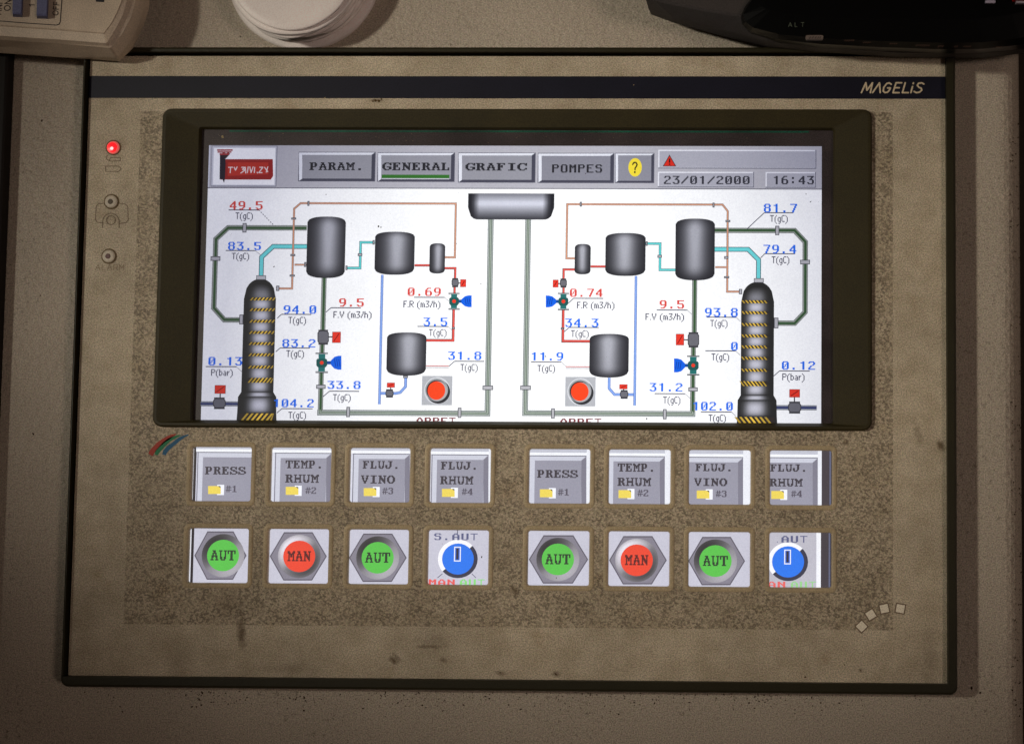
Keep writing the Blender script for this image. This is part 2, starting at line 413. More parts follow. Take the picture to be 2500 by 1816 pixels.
BLUE = [(1,(92,112,176),0),(.6,(132,166,232),0)]
NAVY = [(1,(84,88,100),0),(.76,(150,154,164),0),(.42,(44,54,104),0)]

# bitmap lettering
def F_(txt):
    d = {}; cur = None
    for ln in txt.strip('\n').split('\n'):
        if ln.startswith('='): cur = ln[1:]; d[cur] = []
        else: d[cur].append(ln)
    return d
BOLD = F_('''
=P
######..
.##..##.
.##..##.
.##..##.
.#####..
.##.....
.##.....
####....
=A
..###...
...##...
..####..
..#..#..
.######.
.##..##.
.#....#.
###..###
=R
######..
.##..##.
.##..##.
.#####..
.##.##..
.##..##.
.##..##.
####..##
=M
##....##
###..###
.######.
.#.##.#.
.#.##.#.
.#....#.
.#....#.
###..###
=G
..####.#
.##...##
##.....#
##......
##..####
##....##
.##...##
..####..
=E
#######.
.##...#.
.##.#...
.####...
.##.#...
.##...#.
.##...#.
#######.
=N
###..###
.##...#.
.###..#.
.####.#.
.#.####.
.#..###.
.#...##.
###...#.
=L
####....
.##.....
.##.....
.##.....
.##.....
.##...#.
.##...#.
#######.
=F
#######.
.##...#.
.##.#...
.####...
.##.#...
.##.....
.##.....
####....
=I
.######.
...##...
...##...
...##...
...##...
...##...
...##...
.######.
=C
..####.#
.##...##
##.....#
##......
##......
##.....#
.##...##
..####..
=O
..####..
.##..##.
##....##
##....##
##....##
##....##
.##..##.
..####..
=S
.####.#.
##...##.
##....#.
.####...
...####.
#.....##
##....##
#.####..
=T
########
#..##..#
#..##..#
...##...
...##...
...##...
...##...
..####..
=H
###..###
.#....#.
.#....#.
.######.
.######.
.#....#.
.#....#.
###..###
=U
###..###
.#....#.
.#....#.
.#....#.
.#....#.
.##..##.
.##..##.
..####..
=V
###..###
.#....#.
.##..##.
.##..##.
..#..#..
..####..
...##...
...##...
=J
...#####
.....##.
.....##.
.....##.
##...##.
##...##.
##..##..
.####...
=.
........
........
........
........
........
........
...##...
...##...
=#
..#..#..
..#..#..
########
..#..#..
.#..#...
########
.#..#...
.#..#...
=1
...##...
.####...
...##...
...##...
...##...
...##...
...##...
.######.
=2
.#####..
##...##.
.....##.
....##..
..##....
.##.....
##....#.
#######.
=3
.#####..
##...##.
.....##.
...###..
.....##.
.....##.
##...##.
.#####..
=4
....##..
...###..
..####..
.##.##..
##..##..
#######.
....##..
...####.
''')
DIG = F_('''
=0
.#####.
##...##
##..###
##.#.##
##.#.##
###..##
##...##
.#####.
=1
...##..
.####..
...##..
...##..
...##..
...##..
...##..
...##..
=2
.#####.
##...##
.....##
....##.
..##...
.##....
##.....
#######
=3
#######
....##.
...##..
..####.
.....##
.....##
##...##
.#####.
=4
....##.
...###.
..####.
.##.##.
##..##.
#######
....##.
....##.
=5
#######
##.....
##.....
######.
.....##
.....##
##...##
.#####.
=6
..####.
.##....
##.....
######.
##...##
##...##
##...##
.#####.
=7
#######
.....##
....##.
....##.
...##..
...##..
..##...
..##...
=8
.#####.
##...##
##...##
.#####.
##...##
##...##
##...##
.#####.
=9
.#####.
##...##
##...##
##...##
.######
.....##
....##.
.####..
=.
.......
.......
.......
.......
.......
.......
..##...
..##...
=:
.......
..##...
..##...
.......
.......
..##...
..##...
.......
=/
......#
.....##
....##.
...##..
..##...
.##....
##.....
#......
=A
..###..
.##.##.
##...##
##...##
#######
##...##
##...##
##...##
=U
##...##
##...##
##...##
##...##
##...##
##...##
##...##
.#####.
=T
#######
...#...
...#...
...#...
...#...
...#...
...#...
...#...
=M
##...##
###.###
#######
##.#.##
##...##
##...##
##...##
##...##
=N
##...##
###..##
####.##
##.####
##..###
##...##
##...##
##...##
=S
.#####.
##...##
##.....
.#####.
.....##
.....##
##...##
.#####.
=P
######.
##...##
##...##
######.
##.....
##.....
##.....
##.....
=O
.#####.
##...##
##...##
##...##
##...##
##...##
##...##
.#####.
=E
#######
##.....
##.....
#####..
##.....
##.....
##.....
#######
=R
######.
##...##
##...##
######.
####...
##.##..
##..##.
##...##
''')
THIN = F_('''
=T
#####
..#..
..#..
..#..
..#..
..#..
..#..
.....
.....
=(
..#
.#.
#..
#..
#..
#..
#..
.#.
..#
=)
#..
.#.
..#
..#
..#
..#
..#
.#.
#..
=g
....
....
.###
#..#
#..#
#..#
.###
...#
.##.
=C
.###
#...
#...
#...
#...
#...
.###
....
....
=P
####.
#...#
#...#
####.
#....
#....
#....
.....
.....
=R
####.
#...#
#...#
####.
#.#..
#..#.
#...#
.....
.....
=F
####
#...
#...
###.
#...
#...
#...
....
....
=V
#...#
#...#
#...#
.#.#.
.#.#.
..#..
..#..
.....
.....
=b
#...
#...
###.
#..#
#..#
#..#
###.
....
....
=a
....
....
.##.
...#
.###
#..#
.###
....
....
=r
...
...
#.#
##.
#..
#..
#..
...
...
=m
.....
.....
##.#.
#.#.#
#.#.#
#.#.#
#.#.#
.....
.....
=3
####
...#
..#.
.##.
...#
...#
###.
....
....
=/
..#
..#
..#
.#.
.#.
#..
#..
...
...
=h
#...
#...
###.
#..#
#..#
#..#
#..#
....
....
=.
.
.
.
.
.
.
#
.
.
= 
..
..
..
..
..
..
..
..
..
''')
def bitmap(mb, font, s, u0, v0, u1, v1, col, n, adv=None):
    fat = 0.28 if font is BOLD else 0.1
    z = zl(n); x0, yb, x1, yt = pxbox(u0, v0, u1, v1, z)
    cells = []; pos = 0
    for ch in s:
        gl = font.get(ch) or font['.']; wd = len(gl[0]); cells.append((gl, pos, wd)); pos += (adv or wd+1)
    tot = pos - ((adv or 1) - (cells[-1][2] if adv else 0))
    rows = len(cells[0][0]); pw = (x1-x0)/tot; ph = (yt-yb)/rows
    for gl, p0, wd in cells:
        for r, ln in enumerate(gl):
            i = 0
            while i < wd:
                if ln[i] == '#':
                    j = i
                    while j < wd and ln[j] == '#': j += 1
                    a, b = x0+(p0+i-fat)*pw, x0+(p0+j+fat)*pw; c, d = yt-(r+1)*ph, yt-r*ph
                    mb.add([(a,c,z),(b,c,z),(b,d,z),(a,d,z)], col); i = j
                else: i += 1
BLU = (40,110,232); RD = (214,72,66); INK = (64,64,84)
def reading(s, u0, v0, u1, v1, col, un, unit, uu, par=None, lead=None, dotted=False):
    """digits, the rule under them (un = u0, u1, v), the unit text (unit, box) and the leader line"""
    mb = MB(); bitmap(mb, DIG, s, u0, v0, u1, v1, col, 7, adv=9)
    lw = 2.3
    rect(mb, un[0], un[2]-lw/2, un[1], un[2]+lw/2, INK, 6.4)
    if unit: bitmap(mb, THIN, unit, *uu, (72,72,92), 6)
    if lead:
        (a, b), (c, d) = lead
        z = zl(6.2); p, q = P(a,b,z), P(c,d,z)
        k = 8 if dotted else 1
        for i in range(k):
            t0, t1 = i/k, (i+(0.5 if dotted else 1))/k
            ribbon(mb, [(p[0]+(q[0]-p[0])*t, p[1]+(q[1]-p[1])*t) for t in (t0, t1)], 2.0*PX, z, INK)
    return obj('value_reading', mb, M_LCD, disp)

# screen ground and tool bar
mb = MB(); z = zl(0)
sx0 = (P(514,353,z)[0]+P(487,1025,z)[0])/2; sx1 = (P(2007,360,z)[0]+P(2004,1034,z)[0])/2
sy1 = (P(514,353,z)[1]+P(2007,360,z)[1])/2; yt = (P(515,459,z)[1]+P(2007,464.5,z)[1])/2
syb = P(1250,1060,z)[1]
mb.add([(sx0,syb,z),(sx1,syb,z),(sx1,yt,z),(sx0,yt,z)], (250,251,253))
obj('screen_background', mb, M_LCD, disp)
mb = MB(); mb.add([(sx0,yt,z),(sx1,yt,z),(sx1,sy1,z),(sx0,sy1,z)], (178,177,186))
z2 = zl(1); mb.add([(sx0,yt,z2),(sx1,yt,z2),(sx1,yt+2*PX,z2),(sx0,yt+2*PX,z2)], (92,92,104))
mb.add([(sx0,yt+3*PX,z2),(sx0+3*PX,yt+3*PX,z2),(sx0+3*PX,sy1,z2),(sx0,sy1,z2)], (212,214,226))
bar = obj('tool_bar', mb, M_LCD, disp)
def button(u0, v0, u1, v1, face=(146,146,156), bw=8, name='menu_button', fill=None):
    mb = MB(); rect(mb, u0-1.5, v0-1.5, u1+1.5, v1+1.5, (96,96,110), 1.2)
    rect(mb, u0, v0, u1, v1, (70,70,84), 1.6)
    poly(mb, [(u0,v0),(u1,v0),(u1-bw,v0+bw*.7),(u0+bw,v0+bw*.7),(u0+bw,v1-bw*.7),(u0,v1)], (222,224,234), 2)
    rect(mb, u0+bw, v0+bw*.7, u1-bw, v1-bw*.7, face, 2.6)
    return mb
def lcdobj(name, mb): return obj(name, mb, M_LCD, disp)
TX = (40,40,46)
mb = button(730,373,915,442); bitmap(mb, BOLD, 'PARAM.', 756,397,888,416, TX, 4, adv=9); lcdobj('menu_button', mb)
mb = button(923,374,1109,443); bitmap(mb, BOLD, 'GENERAL', 934,397.5,1099,416.5, TX, 4, adv=9); rect(mb,932,427,1097,435.5,(52,110,44),4); rect(mb,932,436,1097,438,(205,205,215),4); lcdobj('menu_button', mb)
mb = button(1120,374.5,1306,445); bitmap(mb, BOLD, 'GRAFIC', 1137,398.5,1286,417, TX, 4, adv=9); lcdobj('menu_button', mb)
mb = button(1314.5,375.5,1498,446,(134,134,146)); bitmap(mb, DIG, 'POMPES', 1348,402,1470,422, TX, 4, adv=9); lcdobj('menu_button', mb)
mb = button(1503,375.5,1596,446,(138,138,150),6); disc(mb,1550.5,409,16.5,23,(236,214,60),4)
z = zl(5); q = P(1550.5,409,z)
strokes(mb, [[(q[0]+x*PX, q[1]+y*PX) for x, y in ((-6,7),(-3,12),(2,12),(5,7),(3,2),(0,-2),(0,-6))]], 3.4*PX, z, (60,52,30))
strokes(mb, [[(q[0]-.5*PX, q[1]-11*PX),(q[0]-.5*PX, q[1]-13*PX)]], 4*PX, z+LAY, (60,52,30)); lcdobj('help_button', mb)
def sunk(u0, v0, u1, v1, n=1.2):
    mb = MB(); rect(mb,u0,v0,u1,v1,(118,118,132),n); rect(mb,u0,v0,u1-2.5,v1-2.5,(226,227,236),n+.3); rect(mb,u0+3,v0+3,u1-3,v1-3,(170,170,182),n+.6)
    return mb
mb = sunk(1607,366.5,1993,412.5); poly(mb,[(1618,406.5),(1651,406.5),(1634.5,378)],(70,40,40),3); poly(mb,[(1621,405),(1648,405),(1634.5,381.5)],(214,46,34),3.4)
rect(mb,1633,388,1636.5,398,(50,20,20),4); rect(mb,1633,400,1636.5,403,(50,20,20),4); lcdobj('alarm_field', mb)
mb = sunk(1606,420,1841,458); bitmap(mb, DIG, '23/01/2000', 1621,430,1830,450,(56,56,66),4,adv=9); lcdobj('date_field', mb)
mb = sunk(1869,420.5,1992,459); bitmap(mb, DIG, '16:43', 1887,430,1987,450.5,(56,56,66),4,adv=9); lcdobj('time_field', mb)
# emblem field at the left of the tool bar
mb = MB(); rect(mb,516,357,676,456,(120,120,134),1.2); rect(mb,517,358,674,454,(200,201,212),1.4); rect(mb,521,362,671,451.5,(246,246,250),1.8)
poly(mb,[(549,389),(666,389),(667,430),(661,439),(538,439),(538,428)],(150,38,38),2.4); poly(mb,[(556,397),(655,397),(655,426),(556,430)],(182,52,44),2.7)
poly(mb,[(537,376),(549,372),(551,400),(549,438),(547,447),(543,438),(536,438)],(40,34,46),3)
poly(mb,[(541,382),(558,372),(562,376),(551,388)],(52,40,46),3.2)
for a, b, c, d in ((530,365,568,369),(531,370,565,373.5),(536,374.5,560,379)): rect(mb,a,b,c,d,(160,58,62),3.4)
z = zl(3.6)
def lscr(L, wd, col): strokes(mb, [[P(u,v,z)[:2] for u, v in l] for l in L], wd*PX, z, col)
lscr([[(558,409),(568,409)],[(563,409),(562,422)],[(572,409),(575,416),(579,408)],[(590,409),(599,409),(592,414),(599,415),(588,423)],[(599,409),(600,423)],
      [(606,408),(604,422)],[(610,408),(613,422),(618,408)],[(622,409),(621,422)],[(628,421),(629,423)],[(634,409),(642,409),(632,422),(640,422)],[(646,409),(654,420)],[(654,408),(650,421)]], 2.4, (232,214,214))
lcdobj('emblem', mb)

# tanks, vessels
def shade(t, s, pk=0.18, lo=(40,40,45), hi=(168,168,178)):
    a = math.exp(-((t-pk)/0.46)**2)*.92+.10*(1-t*t); b = 1-max(0.0,(abs(s-.47)-.30)/.20)**1.3 if abs(s-.47) > .30 else 1
    k = max(0.0, a*max(0.0,b)*(1.08-0.35*s)); k = k**0.75
    e = max(0, 0.16*(1-abs(t)))
    k = min(1, k+e*0.4)
    return tuple(lo[i]+(hi[i]-lo[i])*k for i in range(3))
def tank(u0, v0, u1, v1, dt=12, dbm=14, pk=0.12, hi=(166,167,177), flat=False):
    n = 4; z = zl(n); x0, y0, x1, y1 = pxbox(u0, v0, u1, v1, z); mb = MB()
    NC, NR = 26, 16
    def top(t): return y1 - dt*PX*(1-math.sqrt(max(0,1-min(1,abs(t))**2.6)))*1.0
    def bot(t): return y0 + dbm*PX*(1-math.sqrt(max(0,1-min(1,abs(t))**2.6)))
    for i in range(NC):
        ta, tb = -1+2*i/NC, -1+2*(i+1)/NC
        xa, xb = x0+(x1-x0)*i/NC, x0+(x1-x0)*(i+1)/NC
        for j in range(NR):
            sa, sb = j/NR, (j+1)/NR
            def yy(t, s): return top(t)+(bot(t)-top(t))*s
            mb.add([(xa,yy(ta,sb),z),(xb,yy(tb,sb),z),(xb,yy(tb,sa),z),(xa,yy(ta,sa),z)],
                   cols=[shade(ta,sb,pk,hi=hi),shade(tb,sb,pk,hi=hi),shade(tb,sa,pk,hi=hi),shade(ta,sa,pk,hi=hi)])
    return lcdobj('tank_symbol', mb)
tank(749,529,843,679,14,16); tank(915,566,1012,671,12,15); tank(1048.5,594,1086.5,668,9,9)
tank(944,811.5,1040.5,917,12,16); tank(1403,595.7,1442,670,9,9,-.05); tank(1478,569,1576,674,12,15,-.05)
tank(1649,534,1745,684.5,14,16,-.02); tank(1439,815,1535,921.7,12,16,-.05)
# header vessel
mb = MB(); z = zl(4); x0, y0, x1, y1 = pxbox(1142.6,472.7,1353,536.4,z); NC, NR = 30, 12
def hy(t): return y0 + 30*PX*(1-math.sqrt(max(0,1-max(0,(abs(t)-.78)/.22)**2)))
def hc(t, s):
    a = max(0, 1-max(0,(abs(t)-.74)/.16)) ; b = max(0.0, 1-abs(s-.38)/.62)
    k = min(1, a*(0.10+0.95*b)); lo = (38,38,44); hi = (206,208,222)
    return tuple(lo[i]+(hi[i]-lo[i])*k for i in range(3))
for i in range(NC):
    ta, tb = -1+2*i/NC, -1+2*(i+1)/NC; xa, xb = x0+(x1-x0)*i/NC, x0+(x1-x0)*(i+1)/NC
    for j in range(NR):
        sa, sb = j/NR, (j+1)/NR
        f = lambda t, s: y1+(hy(t)-y1)*s
        mb.add([(xa,f(ta,sb),z),(xb,f(tb,sb),z),(xb,f(tb,sa),z),(xa,f(ta,sa),z)], cols=[hc(ta,sb),hc(tb,sb),hc(tb,sa),hc(ta,sa)])
lcdobj('header_vessel_symbol', mb)
# distillation columns
def column(cu, vt, hw, bands, vfl, hwl, vb, bb, cap, side):
    """bands: pixel rows of the hazard stripes; cu, centre column at the top and at the bottom"""
    mb = MB(); z = zl(4)
    c0 = (P(cu[0],vt,z)[0]+P(cu[1],vb,z)[0])/2
    Y = lambda v: P(sum(cu)/2, v, z)[1]
    h = hw*PX; hl = hwl*PX
    edges = [vt] + list(bands) + [vfl]
    def body(va, vb_, ha, hb, dome=False):
        NR = 8; NCc = 14
        for j in range(NR):
            s0, s1 = j/NR, (j+1)/NR
            for i in range(NCc):
                t0, t1 = -1+2*i/NCc, -1+2*(i+1)/NCc
                def pt(t, s):
                    hh = ha+(hb-ha)*s; yv = Y(va)+(Y(vb_)-Y(va))*s
                    if dome: yv = Y(vb_)+(Y(va)-Y(vb_))*(1-s)*math.sqrt(max(0,1-abs(t)**2.2))
                    return (c0+t*hh, yv, z)
                def cl(t, s):
                    k = math.exp(-abs((t-.10*side)/.52)**3)*max(0,math.sin(PI*min(1,s*1.0)))**.45
                    if dome: k *= max(0, (s-.25)/.75)
                    return tuple(44+(o2-44)*k for o2 in (200,200,212))
                mb.add([pt(t0,s1),pt(t1,s1),pt(t1,s0),pt(t0,s0)], cols=[cl(t0,s1),cl(t1,s1),cl(t1,s0),cl(t0,s0)])
    body(vt, bands[0], h, h, dome=True)
    for a, b in zip(bands, bands[1:]): body(a, b, h, h)
    body(bands[-1], vfl, h, h); body(vfl, vfl+12, h, hl); body(vfl+12, bb, hl, hl*1.02); body(bb, vb, hl*1.02, hl*1.05)
    rows = [(v, 7) for v in bands[:-1]] + [(bands[-1], 12), ((bb+vb)/2+1, vb-bb)]
    for q, (v, hh) in enumerate(rows):
        last = q == len(rows)-1; wv = hl if last else h
        xa = c0-wv*(.62 if side > 0 else .95); xb = c0+wv*(.98 if side > 0 else .62)
        if last: xa, xb = c0-wv*.9, c0+wv*.9
        y_0, y_1 = Y(v+hh/2), Y(v-hh/2); zz = zl(4.4)
        mb.add([(xa,y_0,zz),(xb,y_0,zz),(xb,y_1,zz),(xa,y_1,zz)], (52,46,44))
        ns = 7 if not last else 7; st = (xb-xa)/ns; sl = (y_1-y_0)*.8
        for i in range(ns):
            a = xa+st*i; w_ = st*.46; zz = zl(4.7); t = (i+.5)/ns*2-1; br = 1.1-.35*abs(t)
            c = (224*br, 186*br, 70*br)
            if side > 0: mb.add([(a,y_0,zz),(a+w_,y_0,zz),(min(a+w_+sl,xb),y_1,zz),(min(a+sl,xb-w_*.2),y_1,zz)], c)
            else: mb.add([(a+w_,y_0,zz),(a+w_*2,y_0,zz),(a+w_*2-sl,y_1,zz),(a+w_-sl,y_1,zz)], c)
    rect(mb, cap[0]-1.5, cap[1]-1.5, cap[2]+1.5, cap[3]+1.5, (72,72,80), 5); rect(mb, *cap, (186,186,192), 5.3)
    return lcdobj('column_symbol', mb)
column((638,624),681,39.5,[730,756,784.3,811.6,838.8,866,896,928.3],957,47,1030,1008,(627,674,648,682),1)
column((1850,1848),688.4,40,[737,763.5,792.6,820.3,847,874.8,903.9,936.6],965,47,1040,1017,(1842,681,1863,689),-1)

# pipes, left half
pipe([(749,556.5),(557,556.5),(527,584),(522.5,752),(547.5,781),(592,781)],13,GREEN,1,clamps=[(597,556.5,8,21),(526,631.5,22,9),(589,780,8,22)])
pipe([(749,602),(667,602),(638.7,628),(636,676)],12,CYAN,1)
pipe([(681,704.5),(713,704.5),(719,510),(734,496.5),(1113,497),(1109,628.5),(1086,628.5)],6,ORNG,2.2,clamps=[(753,497,3,10),(717,534,10,3),(715,623,10,3),(713.5,673,11,3),(678,704,6,11)])
pipe([(719,646.5),(749,646.5)],5.5,ORNG,2.0,clamps=[(745,646,3,10)])
pipe([(844,654.5),(879,654.5),(880.5,592),(915,592)],6.5,CYANS,1,clamps=[(879,622,9,5),(846,654,3,9),(912,592,3,9)])
pipe([(1012,648),(1049,648)],6,RED,1)
pipe([(1086,655),(1111.5,655),(1110.5,680)],6,RED,1)
pipe([(1110,698),(1109.5,718)],6,RED,1)
pipe([(1108,753),(1105.5,831),(1041,831)],7,RED,1,clamps=[(1107,801,6,3)])
pipe([(1040,895),(1096,895)],6,[(1,(90,70,74),0),(.66,(232,232,236),0),(.28,(206,90,84),.3)],1)
pipe([(934.5,671),(925,987)],6.5,BLUE,2)
pipe([(928,960),(966,960),(977,958),(990,944),(990.5,918)],7,BLUE,1,clamps=[(990,920,10,4)])
pipe([(791.5,677),(788,806)],12.5,GREEN,1)
pipe([(786.5,838),(786,864)],12.5,GREEN,1)
pipe([(785,906),(781.5,1003)],12.5,GREEN,1,clamps=[(783.5,944,21,8)])
pipe([(781.5,1000),(781.5,1007),(1190,1008),(1201.5,535)],14,GREENL,.8,clamps=[(850,1005.5,7,23),(1122,1007.5,7,23),(1191,946.5,24,9)])
pipe([(490,985.6),(584,985.6)],12,NAVY,1)
# right half
pipe([(1745,563),(1940,563),(1966,591),(1965,762),(1940,789),(1893,789)],13,GREEN,1,clamps=[(1897.6,563,8,21),(1965.5,640,22,9),(1895,788.5,9,24)])
pipe([(1745,609),(1826.5,609),(1852,634.6),(1852,682)],12,CYAN,1)
pipe([(1403,631),(1383,631),(1385,499),(1764,500),(1776.7,516),(1775,712),(1808,712)],6,ORNG,2.2,clamps=[(1418,499,3,10),(1742,501,3,10),(1777,540,10,3),(1773,629,8,5),(1774,677,11,3),(1808,712,6,11)])
pipe([(1776,652.5),(1746,652.5)],5.5,ORNG,2.0)
pipe([(1442,651),(1478,651)],6,RED,1)
pipe([(1403,658),(1376,658),(1376,682)],6,RED,1)
pipe([(1376,700),(1375.5,719)],6,RED,1)
pipe([(1375,753),(1374,833),(1440,833)],7,RED,1,clamps=[(1373,802,6,3)])
pipe([(1381,897),(1439,897)],6,[(1,(90,70,74),0),(.66,(232,232,236),0),(.28,(206,90,84),.3)],1)
pipe([(1554,674),(1548,990)],6.5,BLUE,2)
pipe([(1548,963),(1500,963),(1487,948),(1486.5,922)],7,BLUE,1)
pipe([(1576,595),(1611.7,595),(1611,659),(1649,659)],6.5,CYANS,1,clamps=[(1610.5,626,9,5),(1579,595,3,9)])
pipe([(1696.5,683),(1694.5,813)],12.5,GREEN,1)
pipe([(1693,845),(1692.5,871)],12.5,GREEN,1)
pipe([(1692,912),(1690.5,1006)],12.5,GREEN,1,clamps=[(1692,950.5,21,8)])
pipe([(1690.5,1004),(1690.5,1010.5),(1282,1009.5),(1291.4,535)],14,GREENL,.8,clamps=[(1350,1009,7,23),(1623,1011,7,23),(1283,946.5,24,9)])
pipe([(1893,995),(1994,995)],12,NAVY,1)

# valves
def box_valve(u0, v0, u1, v1, flag, stem):
    mb = MB(); k = (u1-u0)*.16
    rect(mb,u0+k*.5,v0-1,u1-k*.5,v0+3,(60,60,66),3); rect(mb,u0+k*.5,v1-3,u1-k*.5,v1+1.5,(60,60,66),3)
    poly(mb,[(u0+k,v0+1),(u1-k,v0+1),(u1,v0+k+2),(u1,v1-k-2),(u1-k,v1-1),(u0+k,v1-1),(u0,v1-k-2),(u0,v0+k+2)],(62,62,68),3.4)
    poly(mb,[(u0+k+1,v0+3),(u1-k-1,v0+3),(u1-2,v0+k+4),(u1-2,v1-k-4),(u1-k-1,v1-3),(u0+k+1,v1-3),(u0+2,v1-k-4),(u0+2,v0+k+4)],(106,106,114),3.7)
    rect(mb, *stem, (60,60,66), 3)
    a,b,c,d = flag; rect(mb,a-1,b-1,c+1,d+1,(110,40,40),3.4); rect(mb,a,b,c,d,(226,58,44),3.7)
    z = zl(4); p, q = P(a+3,d-3,z), P(c-3,b+3,z); ribbon(mb,[p[:2],q[:2]],1.8*PX,z,(110,20,20))
    return lcdobj('valve_symbol', mb)
box_valve(775,806,803,840,(812,811,831,836),(803,821,812,824)); box_valve(1102.5,680,1120,700,(1124.5,683,1137,700),(1120,690,1125,692.5))
box_valve(941,951,961,969,(945.5,935,963,945),(952.5,945,955,951)); box_valve(520,971,551,997,(525,941,550,960),(536,960,539,971))
box_valve(1679,812,1707,847,(1651,816,1669,842),(1669,828,1679,831)); box_valve(1367,681,1384,701,(1350.5,684,1362.5,701),(1362,691,1368,694))
box_valve(1513.5,953,1534,972,(1513,939,1531,949),(1521,949,1524,953)); box_valve(1924,981,1956,1008,(1928,951,1952,969),(1938,969,1941,981))
def control_valve(cu, v0, v1, hw, bl, sgn):
    """teal body with a red centre and a blue actuator on the side sgn"""
    mb = MB(); vm = (v0+v1)/2
    rect(mb,cu-hw*1.15,v0-3,cu+hw*1.15,v0,(70,72,78),3); rect(mb,cu-hw*1.15,v0-1,cu+hw*1.15,v0+1.5,(186,188,190),3.3)
    rect(mb,cu-hw*1.15,v1,cu+hw*1.15,v1+3.5,(70,72,78),3); rect(mb,cu-hw*1.1,v1-1.5,cu+hw*1.1,v1+1,(196,198,200),3.3)
    rect(mb,cu-hw*.62,v0,cu+hw*.62,v1,(40,110,108),3.5)
    poly(mb,[(cu-hw*.8,vm-hw*.75),(cu+hw*.8,vm-hw*.75),(cu+hw,vm-hw*.5),(cu+hw,vm+hw*.5),(cu+hw*.7,vm+hw*.85),(cu-hw*.7,vm+hw*.85),(cu-hw,vm+hw*.5),(cu-hw,vm-hw*.5)],(34,86,84),3.8)
    disc(mb,cu,vm,4.6,4.6,(232,60,40),4.2)
    a, b, h = bl
    rect(mb, min(cu+sgn*hw*.9,cu+sgn*a), vm-4, max(cu+sgn*hw*.9,cu+sgn*a), vm+4, (24,74,150), 3.4)
    poly(mb,[(cu+sgn*a,vm-5),(cu+sgn*(a+(b-a)*.35),vm-h*.85),(cu+sgn*(a+(b-a)*.7),vm-h),(cu+sgn*b,vm-h),(cu+sgn*b,vm+h),(cu+sgn*(a+(b-a)*.7),vm+h),(cu+sgn*(a+(b-a)*.35),vm+h*.85),(cu+sgn*a,vm+5)],(22,96,222),3.8)
    z = zl(4.1)
    for q in range(3):
        uu = cu+sgn*(a+(b-a)*(.35+.2*q)); hh = h*.55
        p0, p1 = P(uu,vm-hh,z), P(uu+sgn*3,vm+hh,z); ribbon(mb,[p0[:2],p1[:2]],1.6*PX,z,(12,50,150))
    return lcdobj('control_valve_symbol', mb)
control_valve(785.5,864,907,13.2,(22,48,17),1); control_valve(1108.5,718,753,12,(18,43,14.5),1)
control_valve(1692.5,871,913,13.2,(20,47,17),-1); control_valve(1375.5,718,754,12,(18,43,14.5),-1)

# stop buttons on the screen
def stop_button(u0, v0, u1, v1):
    mb = MB(); cu, cv = (u0+u1)/2, (v0+v1)/2; rect(mb,u0,v0,u1,v1,(176,178,184),2)
    disc(mb,cu,cv,32,33,(206,208,214),2.3); disc(mb,cu+3,cv+3,29,29,(50,50,54),2.6); disc(mb,cu-1,cv-1.5,28,28,(150,152,156),2.9); disc(mb,cu-1,cv-.5,25,25,(48,40,40),3.2)
    disc(mb,cu+1,cv+1,24,24,(170,168,170),3.4); disc(mb,cu-1.5,cv,21.5,22.5,(238,70,34),3.7)
    return lcdobj('stop_button_symbol', mb)
stop_button(1030,917.6,1104,989); stop_button(1380,920,1454,992)
for a, b in (((1017,1019),(1112,1040)), ((1368,1021.5),(1468,1042))):
    mb = MB(); bitmap(mb, DIG, 'ARRET', a[0],a[1],b[0],b[1],(120,52,58),5,adv=9); lcdobj('caption', mb)

# readings
T = 'T(gC)'
reading('49.5',561,491.5,641,512,RD,(558,632,513),T,(575,519,617,540),lead=((632,513),(669,551)),dotted=True)
reading('83.5',557,591,637,610.5,BLU,(551,624,612),T,(566,617.5,608,638),lead=((624,612),(636,623)),dotted=True)
reading('94.0',692.5,745.7,772,766,BLU,(687,760,767.5),T,(704,773.5,747,795),lead=((687,767.5),(677,777)))
reading('83.2',689.5,828,770,848,BLU,(684,757,849.5),T,(699,855,742,876.5),lead=((684,849.5),(673,859)))
reading('104.2',667,974,766,994,BLU,(688,763,997.5),T,(704,1005,747,1026),lead=((688,997.5),(676,1008)))
reading('0.13',509,871.5,591,892,BLU,(502,577,895),'P(bar)',(515.5,901,568,922),lead=((577,895),(591,908)),dotted=True)
reading('9.5',828,728.7,888,748.7,RD,(808,881,751.5),'F.V (m3/h)',(814,760,907,781),lead=((808,751.5),(796,762)))
reading('33.8',799.7,930,880,949.5,BLU,(804,877,955),T,(813,962,856,983),lead=((804,955),(789,968)))
reading('0.69',995.5,702.6,1076,722.6,RD,(1011,1085,726),'F.R (m3/h)',(985,734.5,1075,755.5),lead=((1085,726),(1096,736)),dotted=True)
reading('3.5',1034,775.6,1092,796,BLU,(1019,1093,797),T,(1047,803.5,1090,825),lead=((1093,797),(1105,807)),dotted=True)
reading('31.8',1094,858.4,1175,878.5,BLU,(1109.6,1182,882),T,(1124,888.5,1166,910),lead=((1109.6,882),(1096,894)))
reading('0.74',1391.5,705,1471,725,RD,(1400,1473,728.5),'F.R (m3/h)',(1408.6,737,1500,758),lead=((1400,728.5),(1388,740)))
reading('34.3',1380,778,1461,798.5,BLU,(1390,1462,799.5),T,(1394,806,1437,827.5),lead=((1390,799.5),(1377,810)))
reading('11.9',1296,860,1375,880,BLU,(1296,1370,883.5),T,(1312,891,1355,912),lead=((1370,883.5),(1382,895)),dotted=True)
reading('9.5',1610.6,733,1670,753.5,RD,(1603,1678,757),'F.V (m3/h)',(1576,765,1670,786),lead=((1678,757),(1689,768)),dotted=True)
reading('31.2',1586,935,1666,955.5,BLU,(1598,1672,961),T,(1619,968,1661,989.5),lead=((1672,961),(1686,973)),dotted=True)
